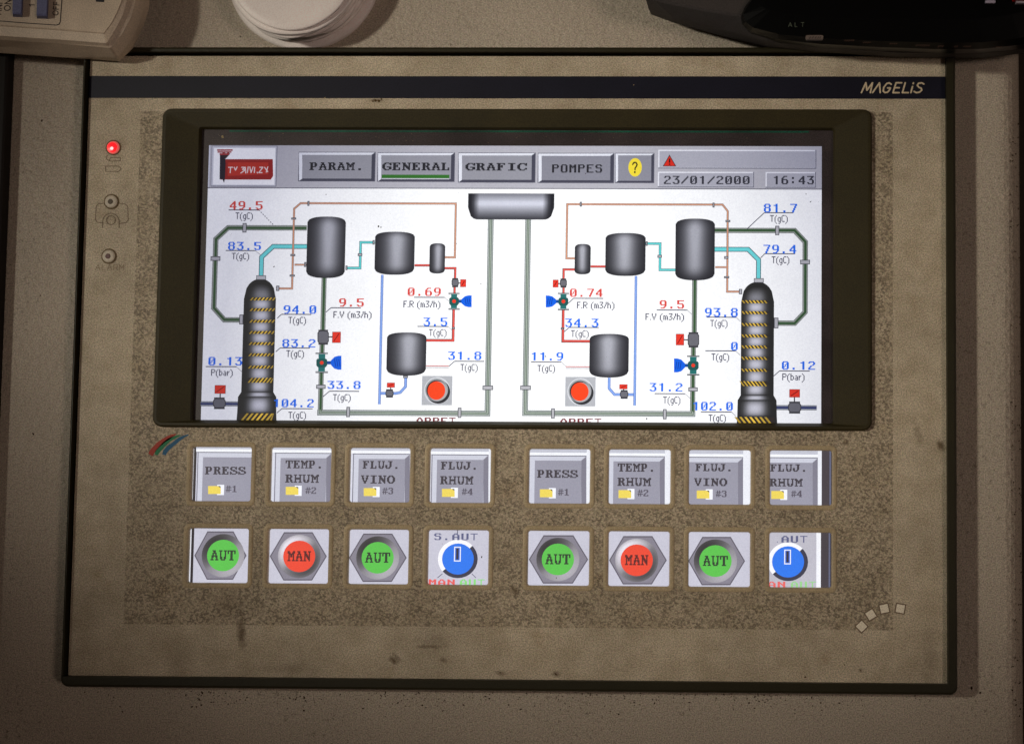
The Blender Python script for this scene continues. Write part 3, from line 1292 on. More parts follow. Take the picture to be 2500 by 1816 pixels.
reading('93.8',1721,752,1801,773.5,BLU,(1725,1797,774.5),T,(1734,781,1776,802.5),lead=((1797,774.5),(1808,785)),dotted=True)
reading('0',1785,835,1801,855.5,BLU,(1722,1796,856.5),T,(1737,863,1780,884.5),lead=((1796,856.5),(1807,867)),dotted=True)
reading('102.0',1691,981,1789,1002,BLU,(1711,1786,1005.5),T,(1730,1012,1772,1033),lead=((1786,1005.5),(1797,1016)),dotted=True)
reading('0.12',1909,882,1990,902.5,BLU,(1903,1977,905.5),'P(bar)',(1910,911.5,1964,933),lead=((1903,905.5),(1889,918)))
reading('81.7',1865,498,1946,519,BLU,(1866,1937,519.7),T,(1880,525.5,1923,547),lead=((1866,519.7),(1824,559)))
reading('79.4',1864,598,1944,619,BLU,(1867,1941,619.7),T,(1884,626,1927,647.5),lead=((1867,619.7),(1857,630)))

# ---- keys: a raised rim round a window onto the display
kpos = []
M_CLEAR, nt, bs = mat('clear_key_film')
tr = N(nt, 'ShaderNodeBsdfTransparent'); tr.inputs[0].default_value = (.93,.93,.95,1)
bs.inputs['Base Color'].default_value = (.75,.72,.70,1); bs.inputs['Roughness'].default_value = .35
mx = N(nt, 'ShaderNodeMixShader'); lw_ = N(nt, 'ShaderNodeLayerWeight'); lw_.inputs[0].default_value = .35
f_ = math_(nt, 'ADD', math_(nt, 'MULTIPLY', lw_.outputs['Facing'], .35), .07, True)
nt.links.new(f_, mx.inputs[0]); nt.links.new(tr.outputs[0], mx.inputs[1]); nt.links.new(bs.outputs[0], mx.inputs[2])
nt.links.new(mx.outputs[0], nt.nodes['Material Output'].inputs[0])
def clipped(k, c0, c1): return max(c0, k[0]-10), min(c1, k[2]+10)
labels1 = ['PRESS',('TEMP.','RHUM'),('FLUJ.','VINO'),('FLUJ.','RHUM'),'PRESS',('TEMP.','RHUM'),('FLUJ.','VINO'),('FLUJ.','RHUM')]
T1 = [((501,1139,600.5,1158),), ((697.6,1123.5,789,1143),(697,1158,778,1178)), ((886,1125,976,1144),(881.6,1160,964,1180)), ((1077,1127,1167,1146),(1075,1162,1155,1182)),
      ((1312,1147,1411,1166),), ((1508.6,1131,1600,1151),(1508,1166,1589,1186)), ((1698.5,1132,1789,1150),(1695,1167,1775,1186)), ((1881,1133,1971,1151),(1879,1168,1959,1187))]
FACE = [(494,700,482,1103,1116),(683.5,796,671.6,1105,1118),(874.5,988,862,1107,1120),(1066,1180,1054,1109,1122),
        (1305,1419,1292,1111.6,1124),(1497,1610.5,1484,1113,1126),(1680,1801.6,1670,1115,1128),(1872,1984,1866,1116,1129)]
FOLD = [(508,1186,552,1185),(697.6,1188,746,1189),(888,1191,934,1190),(1079,1193,1128,1192),(1318,1194,1363,1193),(1510,1196,1557,1195),(1701,1197,1748,1197),(1883,1198,1932,1197)]
KT = (60,56,64)
def key_rim(k):
    x0, y0, x1, y1 = k; b = MB(); R = .9*MM
    o_ = lambda d: (x0-d, y0-d, x1+d, y1+d)
    b.loft([rr(*o_(1.65*MM), 1.9*MM, .01*MM), rr(*o_(1.5*MM), 1.8*MM, .16*MM), rr(*o_(1.1*MM), 1.5*MM, .26*MM), rr(*o_(.55*MM), 1.2*MM, .24*MM),
            rr(*o_(.15*MM), .9*MM, .05*MM), rr(*o_(0), .8*MM, -.35*MM), rr(*o_(0), .8*MM, ZL)], cap=False)
    return b
for c in range(8):
    for r in range(2):
        k = krs[r][c]; ctr = ((k[0]+k[2])/2, (k[1]+k[3])/2, 0.0)
        off = acc_loc(panel)
        key = obj('key', key_rim(k), M_KEY, panel, smooth=False, loc=(ctr[0]-off.x, ctr[1]-off.y, ctr[2]-off.z))
        u0, v0, u1, v1 = KEYS[r][c]; u0 -= 9; u1 += 9; v0 -= 7; v1 += 9
        end = 2006 if r == 0 else 2004
        mb = MB()
        if c == 7:
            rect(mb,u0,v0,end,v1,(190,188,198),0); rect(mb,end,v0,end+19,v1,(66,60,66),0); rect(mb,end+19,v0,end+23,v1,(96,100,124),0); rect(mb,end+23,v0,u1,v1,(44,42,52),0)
        elif c == 0:
            s = 0 if r == 0 else -6
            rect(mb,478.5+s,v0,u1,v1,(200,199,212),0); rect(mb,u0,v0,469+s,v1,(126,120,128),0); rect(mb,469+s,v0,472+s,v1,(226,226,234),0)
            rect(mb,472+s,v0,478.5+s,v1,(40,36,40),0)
        else: rect(mb,u0,v0,u1,v1,(200,199,212),0)
        rgt = end if c == 7 else u1; lft = (479 if r == 0 else 473) if c == 0 else u0
        if r == 0:
            fl, fr, lx_, ly, ft = FACE[c]
            be = min(fr+12.5, rgt); fr = min(fr, rgt)
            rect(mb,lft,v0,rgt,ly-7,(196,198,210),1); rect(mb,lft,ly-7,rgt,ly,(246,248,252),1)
            a = max(lft, lx_); e_ = min(be, rgt)
            if lx_ > lft: rect(mb,lft,ly,lx_-2,v1,(216,218,230),1)
            if be < rgt: rect(mb,be,v0+8,rgt,v1,(238,240,246),1.3)
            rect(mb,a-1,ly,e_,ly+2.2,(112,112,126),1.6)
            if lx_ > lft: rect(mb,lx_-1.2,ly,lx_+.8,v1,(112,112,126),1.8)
            rect(mb,a+1,ly+2.2,e_,v1,(206,208,220),2)
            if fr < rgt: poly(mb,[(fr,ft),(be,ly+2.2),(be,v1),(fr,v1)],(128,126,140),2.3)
            rect(mb,max(lft,fl),ft,fr,v1,(152,151,165),2.6)
            names = labels1[c]; names = (names,) if isinstance(names, str) else names
            for t, bx in zip(names, T1[c]):
                bitmap(mb, BOLD, t, *bx, KT, 4, adv=9)
            fu, fv, hu, hv = FOLD[c]
            rect(mb,fu+22,fv-3,fu+39,fv+22,(244,246,252),3); poly(mb,[(max(fu,u0),fv),(fu+24,fv),(fu+31,fv+5),(fu+31,fv+19.5),(max(fu,u0),fv+19.5)],(238,214,92),3.4)
            poly(mb,[(fu+24,fv),(fu+30,fv),(fu+31,fv+5)],(86,74,56),3.7)
            bitmap(mb, BOLD, '#'+'12341234'[c], hu,hv,hu+27,hv+16,(86,82,94),4,adv=9)
            kind = names
        else:
            kind = 'AMAKAMAK'[c]
            if kind in 'AM' :
                cu, cv = {0:(544.5,1355.5),1:(730.5,1357.5),2:(922,1361),4:(1362,1365),5:(1554.4,1367),6:(1746.6,1369)}[c]
                hl, hr = {0:(474.5,602),1:(658.6,798),2:(852,993),4:(1291,1436),5:(1487,1628),6:(1680,1819)}[c]
                hm = (hl+hr)/2; hw = (hr-hl)/2; ht, hb = cv-59, cv+59
                def hexa(g_, col, n): poly(mb,[(max(hl+g_,lft),cv),(hm-hw*.5+g_*.4,ht+g_),(hm+hw*.5-g_*.4,ht+g_),(hr-g_,cv),(hm+hw*.48-g_*.4,hb-g_),(hm-hw*.52+g_*.4,hb-g_)],col,n)
                hexa(0,(92,88,100),2); hexa(3,(134,130,142),2.3)
                z = zl(2.8); ce = P(cu,cv,z); n_ = 40
                Ro, Ri = 52*PX, 36*PX
                for i in range(n_):
                    t0, t1 = 2*PI*i/n_, 2*PI*(i+1)/n_
                    def rc(t, inner):
                        k_ = math.cos(t-math.radians(132))           # +1 towards the upper left
                        k_ = -k_ if kind == 'A' else k_
                        k_ = math.copysign(abs(k_)**.75, k_)
                        base = 132 + ((44 if kind == 'A' else 100) if k_ > 0 else (80 if kind == 'A' else 58))*k_*(1 if inner else (.85 if kind == 'A' else .5))
                        return (base, base*.98, base*1.02)
                    for ra, rb, ia, ib in ((Ri,(Ri+Ro)/2,1,1),((Ri+Ro)/2,Ro,1,0)):
                        mb.add([(ce[0]+ra*math.cos(t0),ce[1]+ra*math.sin(t0),z),(ce[0]+rb*math.cos(t0),ce[1]+rb*math.sin(t0),z),
                                (ce[0]+rb*math.cos(t1),ce[1]+rb*math.sin(t1),z),(ce[0]+ra*math.cos(t1),ce[1]+ra*math.sin(t1),z)],
                               cols=[rc(t0,ia),rc(t0,ib),rc(t1,ib),rc(t1,ia)])
                disc(mb,cu,cv,39,38,(92,194,78) if kind == 'A' else (236,74,52),3.4)
                tw = 30 if kind == 'A' else 28
                bitmap(mb, BOLD, 'AUT' if kind == 'A' else 'MAN', cu-tw,cv-13,cu+tw,cv+12,(46,62,46) if kind == 'A' else (92,36,36),4.2,adv=9)
            else:
                cu, cv = (1118,1364) if c == 3 else (1924,1371)
                if c == 7: rect(mb,1993,v0+8,end,v1,(244,245,250),1.5)
                z = zl(2); ce = P(cu,cv,z); n_ = 40; 
                disc(mb,cu,cv,48,46,(58,58,76),2.4)
                z = zl(2.7); ce = P(cu,cv,z); arc = [(ce[0]+48.5*PX*math.cos(math.radians(a_)), ce[1]+46.5*PX*math.sin(math.radians(a_)), z) for a_ in range(44,228,8)]
                for p_, q_ in zip(arc, arc[1:]):
                    if c == 7 and min(p_[0], q_[0]) < P(u0,cv,z)[0]: continue
                    mb.add([(ce[0],ce[1],z), p_, q_], (250,250,254))
                disc(mb,cu,cv,38.5,37.5,(44,120,236),3.2)
                rect(mb,cu-9.5,cv-30,cu+7,cv+6,(240,242,250),3.6); rect(mb,cu-7,cv-27.5,cu+4.5,cv+3.5,(56,110,214),3.9); rect(mb,cu-4.3,cv-26,cu+1.6,cv+1,(52,48,60),4.2)
                if c == 3: bitmap(mb, DIG, 'S.AUT', 1060,1301.5,1166,1318,(92,96,132),4,adv=9)
                else: bitmap(mb, DIG, 'AUT', 1908,1307.5,1971,1324,(92,96,132),4,adv=9); rect(mb,1897,1321,1899,1324,(120,124,150),4)
                if c == 3:
                    bitmap(mb, DIG, 'MAN', 1047,1413.5,1110,1431,(232,96,92),4,adv=9); bitmap(mb, DIG, 'AUT', 1123,1413.5,1183,1431,(140,220,124),4,adv=9)
                    z = zl(4); ribbon(mb,[P(1068,1410,z)[:2],P(1080,1400,z)[:2]],1.8*PX,z,(90,90,110)); ribbon(mb,[P(1152,1400,z)[:2],P(1162,1410,z)[:2]],1.8*PX,z,(110,110,130))
                    rect(mb,1116,1290,1118,1303,(90,90,110),3)
                else:
                    bitmap(mb, DIG, 'AN', 1875,1419,1917,1435,(232,104,100),4,adv=9); bitmap(mb, DIG, 'AUT', 1931,1419,1992,1435,(152,212,140),4,adv=9)
        obj('key_picture', mb, M_LCD, key)
        pn = MB(); kk = krs[r][c]; q = lambda d, z_: rr(kk[0]+d, kk[1]+d, kk[2]-d, kk[3]-d, max(.8*MM-d, .2*MM), z_)
        pn.loft([q(.02*MM, -.75*MM), q(.12*MM, -.40*MM), q(.5*MM, -.22*MM), q(1.2*MM, -.16*MM)])
        obj('clear_window', pn, M_CLEAR, key, smooth=True)
        # each key's look, so that it can be told apart
        if r == 0:
            txt = ' '.join(kind); key['label'] = 'key showing grey button %s in the %s four of the upper row' % (txt, 'left' if c < 4 else 'right')
        else:
            what = {'A':'green AUT lamp in a hexagon','M':'red MAN lamp in a hexagon','K':'blue round selector dial'}[kind]
            key['label'] = 'key showing %s, below the %s key of the %s half' % (what, ' '.join(labels1[c]) if not isinstance(labels1[c], str) else labels1[c], 'left' if c < 4 else 'right')

# ---- indicator lights down the left side
def ring_lathe(cx, cy, prof, n=28):
    b = MB(); b.loft([[(cx+r*math.cos(2*PI*i/n), cy+r*math.sin(2*PI*i/n), z) for i in range(n)] for r, z in prof]); return b
M_WHITE = plain('white_plastic', (196,184,164), 0.4, 0.4, 0.12)
def glow(name, srgb, st):
    m_, nt, b = mat(name); b.inputs['Base Color'].default_value = (*lin(srgb),1); b.inputs['Emission Color'].default_value = (*lin(srgb),1)
    b.inputs['Emission Strength'].default_value = st; b.inputs['Roughness'].default_value = .3; return m_
for i, (u, v, rad, lab) in enumerate(((277,361,17,'indicator light, lit bright red'), (272.5,493,17,'unlit indicator with a dark olive centre'), (266.5,626,17,'unlit indicator with a dark red centre'))):
    cx, cy, _ = P(u, v); q = PX
    rb = ring_lathe(cx, cy, [(rad*1.12*q,.01*MM),(rad*1.12*q,.12*MM),(rad*q,.14*MM)])
    g_ = obj('indicator_light', rb, plain('indicator_groove',(104,86,58),.6,.2), panel); g_['label'] = lab
    lens = ring_lathe(cx, cy, [(rad*.94*q,.15*MM),(rad*.9*q,.45*MM),(rad*.7*q,.6*MM),(rad*.4*q,.62*MM)])
    if i == 0:
        obj('lens', lens, glow('lit_red_lens_edge',(200,86,80),.75), g_, smooth=False)
        obj('bulb', ring_lathe(cx-1*q, cy-.5*q, [(12.5*q,.63*MM),(11*q,.8*MM),(5*q,.9*MM)]), glow('lit_red_bulb',(255,26,34),1.1), g_)
        obj('filament_spot', ring_lathe(cx-1*q, cy-3.5*q, [(4*q,.91*MM),(2.5*q,.95*MM)]), glow('lit_bulb_centre',(255,190,190),1.3), g_)
    else:
        obj('lens', lens, M_WHITE, g_)
        obj('bulb', ring_lathe(cx-1*q, cy-.5*q, [(6.5*q,.63*MM),(5.5*q,.75*MM)]), plain('unlit_bulb_%d' % i, (74,58,34) if i == 1 else (84,34,30), .3, .5), g_)
# ---- printed marks
INKP = (116,98,76)
def printed(name, lines, wd, par=panel, col=INKP, z=.03*MM):
    b = MB(); strokes(b, [[P(u,v,z)[:2] for u, v in L] for L in lines], wd*PX, z, col); return obj(name, b, M_PRINT, par)
printed('arrow_mark', [[(294,385),(270,385),(267,393),(260,389),(259,383),(264,379)],[(294,385),(294,393),(268,394)]], 1.8)
printed('arrow_mark', [[(258,406),(290,406),(296,413),(287,421),(287,419),(258,419),(258,406)]], 1.8)
def arc(cu, cv, r, a0, a1, n=12): return [(cu+r*math.cos(math.radians(a0+(a1-a0)*i/n)), cv-r*math.sin(math.radians(a0+(a1-a0)*i/n))) for i in range(n+1)]
printed('box_mark', [[(252,497),(240,498),(235,503),(233,536),(237,543),(252,545)],[(292,497),(305,498),(312,504),(313,538),(307,544),(292,546)], arc(271,541,20,0,180)+[(250,556)], [(291,541),(291,556)], arc(271,538,11,0,360)], 2.0)
AL = [[(0,0),(.4,1),(.8,0)],[(.2,.4),(.6,.4)],[(1.1,1),(1.1,0),(1.7,0)],[(1.95,0),(2.35,1),(2.75,0)],[(2.15,.4),(2.55,.4)],[(3.05,0),(3.05,1),(3.55,1),(3.65,.75),(3.55,.5),(3.05,.5)],[(3.4,.5),(3.7,0)],[(4.0,0),(4.0,1),(4.35,.4),(4.7,1),(4.7,0)]]
b = MB(); glyphs(b, AL, 233,646,302,660,.03*MM,.2*MM,(134,114,88)); obj('lettering', b, M_PRINT, panel)
def swoosh(pts, wds, col):
    b = MB(); z = .04*MM; n = len(pts); q = [Vector(P(u,v,z)[:2]) for u, v in pts]
    L, R = [], []
    for i in range(n):
        d = (q[min(i+1,n-1)]-q[max(i-1,0)]).normalized(); nn = Vector((-d.y, d.x))*wds[i]*PX*.68
        L.append((*(q[i]+nn),z)); R.append((*(q[i]-nn),z))
    for i in range(n-1): b.add([R[i],R[i+1],L[i+1],L[i]], col)
    return obj('colour_stripe', b, M_PRINT, panel)
swoosh([(367,1110),(371,1103),(378,1094),(388,1084),(400,1075),(412,1068),(421,1063),(429,1060)],[9,10,9,9,8,7,5,2],(168,50,30))
swoosh([(381,1110),(384,1103),(392,1094),(401,1084),(411,1075),(422,1069),(432,1065),(441,1062)],[6,8,8,8,7,6,4,2],(20,120,76))
swoosh([(400,1110),(403,1102),(411,1093),(420,1086),(430,1078),(440,1070),(450,1065),(460,1061)],[7,8,8,7,7,6,4,2],(24,92,130))
for cu, cv, a_ in ((2103.5,1528.5,44),(2126,1500,32),(2159,1485,12),(2198,1485,-10)):
    b = MB(); z = .03*MM
    for h_, c_, zz in ((13.5,(122,102,82),z),(10.6,(252,240,216),z+.03*MM)):
        c0 = P(cu,cv,zz); pts = []
        for q_ in range(4):
            t = math.radians(a_+45+90*q_); pts.append((c0[0]+h_*1.3*PX*math.cos(t), c0[1]+h_*1.3*PX*math.sin(t), zz))
        b.add(pts, c_)
    obj('square_mark', b, M_PRINT, panel)

# ---------------------------------------------------------------- remote control, top left
M_REM = plain('remote_beige_plastic', (208,189,166), 0.42, 0.35, 0.13, 0.1)
def loops(defs): return [[P(u,v,z) for u, v in pts] for pts, z in defs]
zr = ZF+.1*MM
remote = empty('remote_control', P(120, 20, zr))
tag(remote, 'beige handheld remote with blue grey slide switches lying over the corner of the panel', 'remote control')
LD = [([(-170,118),(0,130),(150,140.5),(288,150),(293,149),(325,118),(352,60),(364,20),(366,-20),(366,-330),(-170,-330)], zr),
      ([(-170,105),(0,115),(150,127),(283,141),(288,139),(318,104),(343,52),(352,14),(354,-20),(354,-330),(-170,-330)], zr+3.5*MM),
      ([(-170,88),(0,98),(150,107),(266,118),(272,116),(301,80),(320,42),(329,10),(332,-25),(332,-330),(-170,-330)], zr+9.0*MM),
      ([(-170,86),(0,95),(150,104),(262,113),(268,111),(294,76),(313,40),(322,8),(324,-25),(324,-330),(-170,-330)], zr+9.6*MM),
      ([(-170,79),(0,88),(150,97.5),(258,106),(262,103),(284,68),(300,36),(309,6),(312,-25),(312,-330),(-170,-330)], zr+11.0*MM),
      ([(-170,54),(0,65),(150,75.5),(254,84),(257,81),(274,58),(288,30),(298,4),(301,-25),(301,-330),(-170,-330)], zr+11.8*MM),
      ([(-170,52),(0,63),(150,73.5),(252,82),(255,79),(272,56),(286,29),(296,4),(299,-25),(299,-330),(-170,-330)], zr+12.1*MM),
      ([(-170,50),(0,61),(150,71.5),(250,80),(253,77),(270,54),(284,28),(294,4),(297,-25),(297,-330),(-170,-330)], zr+11.9*MM)]
b = MB(); b.loft(loops(LD)); obj('casing', b, M_REM, remote)
zt = zr+11.95*MM
M_SW = plain('blue_grey_switch', (104,106,142), 0.5, 0.3, 0.15)
for (ua, va, ub, vb) in ((33,-140,56,41), (92,-136,118,45)):
    b = MB(); k = 3
    lo = [P(ua-1,vb+1,zt),P(ub-1,vb+2,zt),P(ub+8,va,zt),P(ua+8,va,zt)]
    top_ = [P(ua-3,vb-10,zt+2.2*MM),P(ub-5,vb-9,zt+2.2*MM),P(ub+4,va,zt+2.2*MM),P(ua+4,va,zt+2.2*MM)]
    mid = [P(ua-2.5,vb-6,zt+1.9*MM),P(ub-3,vb-5,zt+1.9*MM),P(ub+5,va,zt+1.9*MM),P(ua+3,va,zt+1.9*MM)]
    b.loft([lo, mid, top_]); obj('slide_switch', b, M_SW, remote)
def line_print(name, lines, wd, col, z, par):
    b = MB(); strokes(b, [[P(u,v,z)[:2] for u, v in L] for L in lines], wd*PX, z, col); return obj(name, b, M_PRINT, par)
zp = zt+.05*MM
line_print('printed_outline', [[(-60,47),(0,52),(70,57.5),(138,62),(144,60),(147,54),(153,-30),(155,-200)]], 2.0, (46,42,44), zp, remote)
def rot_text(name, lines, cu, cv, sc, ang, wd, col, z, par):
    c0 = P(cu, cv, z); ca, sa = math.cos(ang), math.sin(ang); b = MB()
    strokes(b, [[(c0[0]+(x*ca-y*sa)*sc, c0[1]+(x*sa+y*ca)*sc) for x, y in L] for L in lines], wd*PX, z, col); return obj(name, b, M_PRINT, par)
Oc = [(.42+.42*math.cos(t), .5+.5*math.sin(t)) for t in [2*PI*i/14 for i in range(15)]]
sh = lambda L, d: [(x+d, y) for x, y in L]
ang = math.radians(86)
ON = [Oc, [(1.15,0),(1.15,1),(1.8,0),(1.8,1)]]
OFF = [Oc, [(1.15,0),(1.15,1),(1.7,1)],[(1.15,.52),(1.6,.52)],[(2.0,0),(2.0,1),(2.55,1)],[(2.0,.52),(2.45,.52)]]
rot_text('lettering', ON, 24, 27, 14.5*PX, ang, 2.0, (60,54,50), zp, remote)
rot_text('lettering', OFF, 141, 38, 12.5*PX, ang, 2.0, (60,54,50), zp, remote)
rot_text('lettering', [[(0,0),(0,1)],[(0,1),(-.3,.75)]], 84, 13, 12*PX, math.radians(86), 1.8, (60,54,50), zp, remote)
rot_text('lettering', [[(0,0),(.4,1),(.8,0)],[(.2,.4),(.6,.4)],[(1.1,0),(1.1,1),(1.75,0),(1.75,1)],[(2.1,0),(2.1,1)]], 2, 36, 13*PX, ang, 1.8, (60,54,50), zp, remote)
b = MB(); z = zp
for q in ([(234,5),(254,6),(254,-4),(234,-5)], [(236,-30),(243,-30),(242,5),(235,5)], [(246,-4),(254,-3),(256,-30),(250,-30)]):
    pts = [P(u,v,z) for u, v in q]; b.add(pts, (34,32,36)); z += .01*MM
obj('printed_letter', b, M_PRINT, remote)

# ---------------------------------------------------------------- white round cap, top middle
M_CAP = plain('white_cap_plastic', (255,244,238), 0.45, 0.35, 0.06, 0.1, blot=.04)
zc = ZC
ccx, ccy, _ = P(742, -62, zc+1*MM)
capo = empty('round_cap', (ccx, ccy, zc))
tag(capo, 'white round plastic cap with rippled wrapping standing against the top edge of the panel', 'cap')
def lathe2(prof, n=96, dyo=0):
    b = MB(); L = []; d0 = dyo
    for r, z, amp, ph, fr, dx, dy in prof:
        dy += d0
        L.append([(ccx+dx+(r+amp*math.sin(fr*t+ph)+amp*.6*math.sin(2.3*fr*t+ph*2))*math.cos(t), ccy+dy+(r+amp*math.sin(fr*t+ph)+amp*.6*math.sin(2.3*fr*t+ph*2))*math.sin(t), z+zc) for t in [2*PI*i/n for i in range(n)]])
    b.loft(L); return b
mm = MM
obj('base_flange', lathe2([(26.6*mm,0,0,0,3,0,0),(26.8*mm,1.2*mm,.1*mm,0,3,0,0),(26.2*mm,1.7*mm,.1*mm,0,3,0,0),(22*mm,1.9*mm,0,0,3,0,0)]), M_CAP, capo, smooth=True)
pr = []
zz = 1.8*mm; base_r = 23.8*mm
for i in range(7):
    dd = -2.6*mm*i/6; am = (.2, .5, .3, .55, .25, .5, .2)[i]*mm; pr.append((base_r-.5*mm, zz, am, 1.3*i, 3, 0, dd)); pr.append((base_r+.7*mm, zz+.7*mm, am, 1.3*i+.3, 3, 0, dd)); pr.append((base_r+.5*mm, zz+1.1*mm, am, 1.3*i+.4, 3, 0, dd)); pr.append((base_r-.4*mm, zz+1.5*mm, am*.6, 1.3*i+.5, 4, 0, dd))
    zz += 1.55*mm; base_r -= .22*mm
obj('wrapped_skirt', lathe2(pr), M_CAP, capo, smooth=True)
obj('top_disc', lathe2([(20.6*mm,zz,0,0,3,0,0),(21.5*mm,zz+.2*mm,.08*mm,0,3,0,0),(21.6*mm,zz+1.0*mm,.08*mm,0,3,0,0),(21.2*mm,zz+1.3*mm,.05*mm,0,3,0,0),(19*mm,zz+1.45*mm,0,0,3,0,0),(.5*mm,zz+1.5*mm,0,0,3,0,0)], dyo=-2.9*mm), M_CAP, capo, smooth=True)

# ---------------------------------------------------------------- dark desk radio, top right
zb_ = ZF+.1*MM
rad = empty('radio', P(2000, 20, zb_)); tag(rad, 'grey device with glossy black curved face overlapping the top right of the panel', 'radio')
M_GR = plain('dark_grey_plastic', (66,61,59), 0.55, 0.2, 0.15, 0.1)
m_, nt, bs = mat('gloss_black'); bs.inputs['Base Color'].default_value = (.003,.003,.003,1); bs.inputs['Roughness'].default_value = .3; bs.inputs['Specular IOR Level'].default_value = .12
M_GB = m_
b = MB(); b.loft(loops([([(1590,36),(1640,55),(1760,88),(1880,117),(2000,128),(2200,141),(2400,142),(2500,131),(2640,90),(2640,-330),(1560,-330),(1582,0)], zb_),
    ([(1583,22),(1640,41),(1760,71),(1870,100),(2000,116),(2200,130),(2400,131),(2500,121),(2640,80),(2640,-330),(1550,-330),(1574,-10)], zb_+5*MM),
    ([(1577,-2),(1600,4),(1700,25),(1800,42),(1900,70),(2100,80),(2400,84),(2500,74),(2640,30),(2640,-330),(1540,-330),(1564,-40)], zb_+13.5*MM),
    ([(1584,-10),(1604,-3),(1702,18),(1802,35),(1900,62),(2100,72),(2400,76),(2490,66),(2620,20),(2620,-330),(1552,-330),(1574,-44)], zb_+14.2*MM)]))
obj('casing', b, M_GR, rad)
b = MB(); b.loft(loops([([(1807,46),(1813,66),(1832,84),(1900,105),(2000,117),(2150,126),(2300,132),(2400,131),(2500,121),(2640,88),(2640,-330),(1870,-330),(1840,-8),(1818,20)], zb_+4.5*MM),
    ([(1807,40),(1813,61),(1832,78),(1900,97),(2000,108),(2150,116),(2300,121),(2400,120),(2500,109),(2640,76),(2640,-330),(1872,-330),(1842,-14),(1818,14)], zb_+13*MM),
    ([(1814,36),(1820,54),(1838,68),(1900,84),(2000,94),(2150,101),(2300,105),(2400,104),(2490,94),(2610,60),(2610,-330),(1880,-330),(1850,-18),(1826,14)], zb_+17*MM),
    ([(1860,16),(1870,22),(1880,26),(1920,34),(2010,42),(2150,46),(2300,48),(2390,46),(2470,36),(2580,10),(2580,-330),(1920,-330),(1890,-24),(1868,2)], zb_+19*MM)]))
face = obj('black_face', b, M_GB, rad, smooth=False)
zq = zb_+17.3*MM
ALT = [[(0,0),(.4,1),(.8,0)],[(.2,.35),(.6,.35)],[(1.5,1),(1.5,0),(2.0,0)],[(2.9,1),(3.6,1)],[(3.25,1),(3.25,0)]]
zq = zb_+18.6*MM
b = MB(); glyphs(b, ALT, 1925,56,1963,66,zq,.16*MM,(90,98,84)); obj('lettering', b, M_PRINT, face)
zq = zb_+16.4*MM
def slab(u0,v0,u1,v1,z,rise,r=2):
    a_,b_,c_,d_ = pxbox(u0,v0,u1,v1,z); mb_ = MB(); mb_.loft([rr(a_,b_,c_,d_,r*PX,z-1*MM,3), rr(a_,b_,c_,d_,r*PX,z+rise,3)]); return mb_
zq = zb_+17.6*MM
obj('badge', slab(1967,87,2010,97,zq,.15*MM,4), plain('badge_grey',(120,106,98),.5,.3), face)
b = MB(); z = zq+.3*MM
k = 0
for u in (1976,1983,1990,1996,2001): strokes(b, [[P(u,95,z)[:2], P(u+3,90,z)[:2]]], 1.3*PX, z, (50,44,44)); z += .003*MM
obj('lettering', b, M_PRINT, face)
b = MB(); z = zb_+17.2*MM
for u, v, wv in ((2062,101,26),(2108,106,24),(2172,109,24),(2236,113,36),(2290,115,16),(2330,116,14),(2352,116,24),(2432,117,16)):
    for i in range(int(wv/5)):
        strokes(b, [[P(u+i*5,v+random.uniform(-1,1),z)[:2], P(u+i*5+3,v-3,z)[:2]]], 1.4*PX, z, (84,62,52)); z += .002*MM
obj('dial_marks', b, M_PRINT, face)
obj('red_button', slab(2472,-60,2530,3,zb_+20*MM,1.5*MM,5), plain('red_plastic',(190,24,24),.4,.4), rad)
obj('white_mark', slab(2405,2,2430,9,zb_+19.4*MM,.3*MM,3), plain('white_mark_plastic',(190,180,200),.4,.4), rad)
obj('white_mark', slab(2480,4,2520,9,zb_+20*MM,.3*MM,2), plain('white_mark_plastic',(190,180,190),.4,.4), rad)

# ---------------------------------------------------------------- dirt
def crumbs(name, pts, m_, lab):
    b = MB()
    for x, y, z, r in pts:
        n = 5; a0 = random.uniform(0, PI); st = random.uniform(.6, 1.6); rot_ = random.uniform(0, PI); L = []
        for f, zz in ((1, 0), (.8, .5), (.25, .8)):
            ring = []
            for i in range(n):
                t = a0+2*PI*i/n; px_, py_ = r*f*math.cos(t)*st, r*f*math.sin(t)/st
                ring.append((x+px_*math.cos(rot_)-py_*math.sin(rot_), y+px_*math.sin(rot_)+py_*math.cos(rot_), z+r*zz*.5))
            L.append(ring)
        b.loft(L)
    o = obj(name, b, m_); tag(o, lab, 'dirt', kind='stuff'); return o
pts = []
for i in range(760):                            # crumbs in the corner under the panel's lower edge
    u = random.uniform(180, 2330); dens = (.3+.5*(400 < u < 2100))*(.45+.55*math.sin(u*.021)*math.sin(u*.0073+1)+.3)
    if random.random() > dens: continue
    d = abs(random.gauss(0, 20)); v = 1685 + (u-180)/2150*10 + d
    x, y, z = P(u, v, ZC); pts.append((x, y, ZC, random.uniform(.09, .24)*random.choice((1,1,1.5))*MM))
for i in range(260):
    u, v = random.uniform(30, 2440), random.uniform(1700, 1816)
    x, y, z = P(u, v, ZC); pts.append((x, y, ZC, random.uniform(.05, .15)*MM))
for i in range(160):
    u, v = random.choice(((random.uniform(50,190), random.uniform(200,1700)), (random.uniform(2345,2470), random.uniform(200,1700))))
    x, y, z = P(u, v, ZC); pts.append((x, y, ZC, random.uniform(.05, .14)*MM))
for i in range(150):
    v = random.uniform(300, 1750); u = 2494 - abs(random.gauss(0, 14))
    x, y, z = P(u, v, ZC-.3*MM); pts.append((x, y, ZC-.6*MM, random.uniform(.1, .35)*MM))
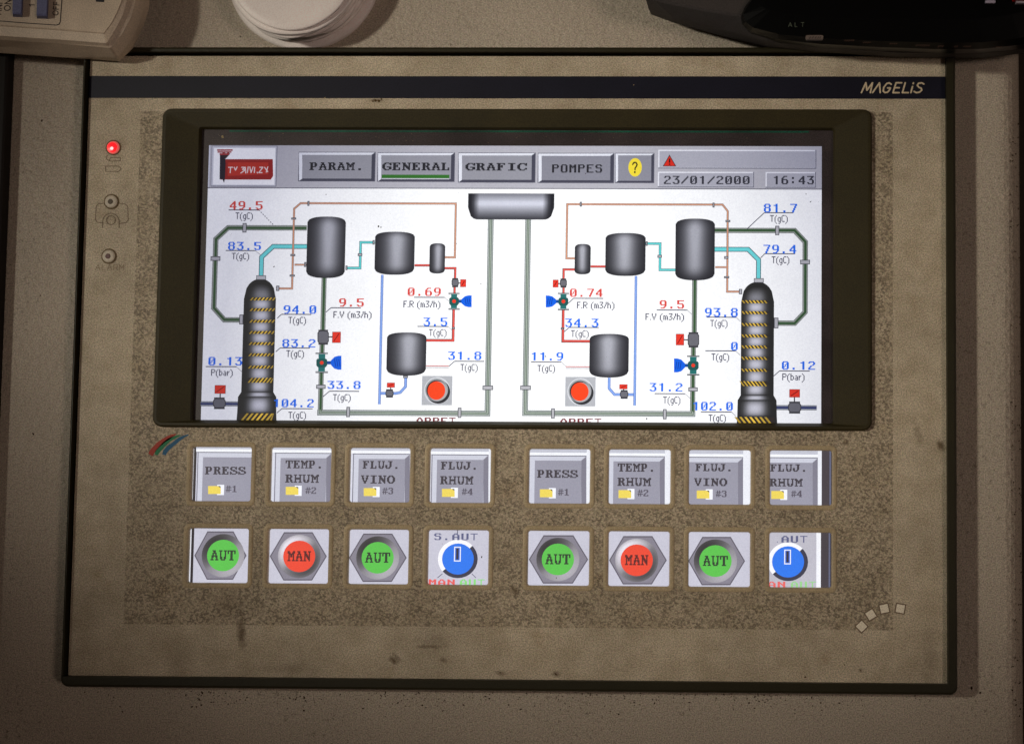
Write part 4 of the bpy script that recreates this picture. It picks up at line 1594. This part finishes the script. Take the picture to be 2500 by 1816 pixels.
for u, v, r in ((102,295,.45),(81,1059,.4),(99,722,.25),(2372,1679,.5),(2393,1690,.4),(587,90,.3)): pts.append((*P(u,v,ZC)[:2], ZC, r*MM))
crumbs('dirt_crumbs', pts, M_DIRT, 'dark crumbs of dirt gathered along the lower edge of the panel')
pts = []
for i in range(150):
    u, v = random.uniform(240, 2290), random.uniform(150, 1640)
    if 380 < u < 2140 and 255 < v < 1060: continue
    if 440 < u < 2050 and 1070 < v < 1450 and random.random() < .8: continue
    pts.append((*P(u,v)[:2], .0, random.uniform(.04,.13)*MM))
for u, v, r in ((917,246,.45),(925,247,.5),(910,248,.3),(931,243,.3),(1966,1652,.35),(2101,1636,.2),(2062,1622,.25),(1221,1641,.25),(1357,1645,.4)):
    pts.append((*P(u,v)[:2], 0.0, r*MM))
crumbs('dirt_flecks', pts, plain('brown_fleck', (84,62,34), .8, .1), 'brown flecks stuck to the beige plate')
pts = []
for i in range(260):
    u, v = random.uniform(520, 2000), random.uniform(470, 1025)
    z = ZL+.36*MM; pts.append((*P(u,v,z)[:2], z, random.uniform(.03,.085)*MM))
for u, v, r in ((924,553,.35),(930,555,.25),(796,475,.2),(669,651,.25),(1115,595,.15),(1174,693,.22),(1332,870,.25),(1579,1022,.3),(1979,493,.25),(1968,474,.2),(1176,1357+2,.3),(1358,1410,.2),(1430,424,.2)):
    z = ZL+.36*MM; pts.append((*P(u,v,z)[:2], z, r*MM))
crumbs('screen_specks', pts, M_DIRT, 'tiny dark specks of dirt scattered over the lit screen')
pts = []
for i in range(60):
    u, v = random.uniform(500, 2020), random.uniform(322, 350); z = ZL+.05*MM
    pts.append((*P(u,v,z)[:2], z, random.uniform(.04,.1)*MM))
for u, v, r in ((543,333,.35),(544,336,.3),(793,239,.25),(365,430,.3),(440,762,.25),(1547,208,.2),(443,560,.12)): pts.append((*P(u,v,.1*MM if u>2 and not (480<u<600) else ZL)[:2], .1*MM if not (500<u<560) else ZL+.05*MM, r*MM))
crumbs('dust', pts, M_DUST, 'pale dust along the dark strip above the lit screen')
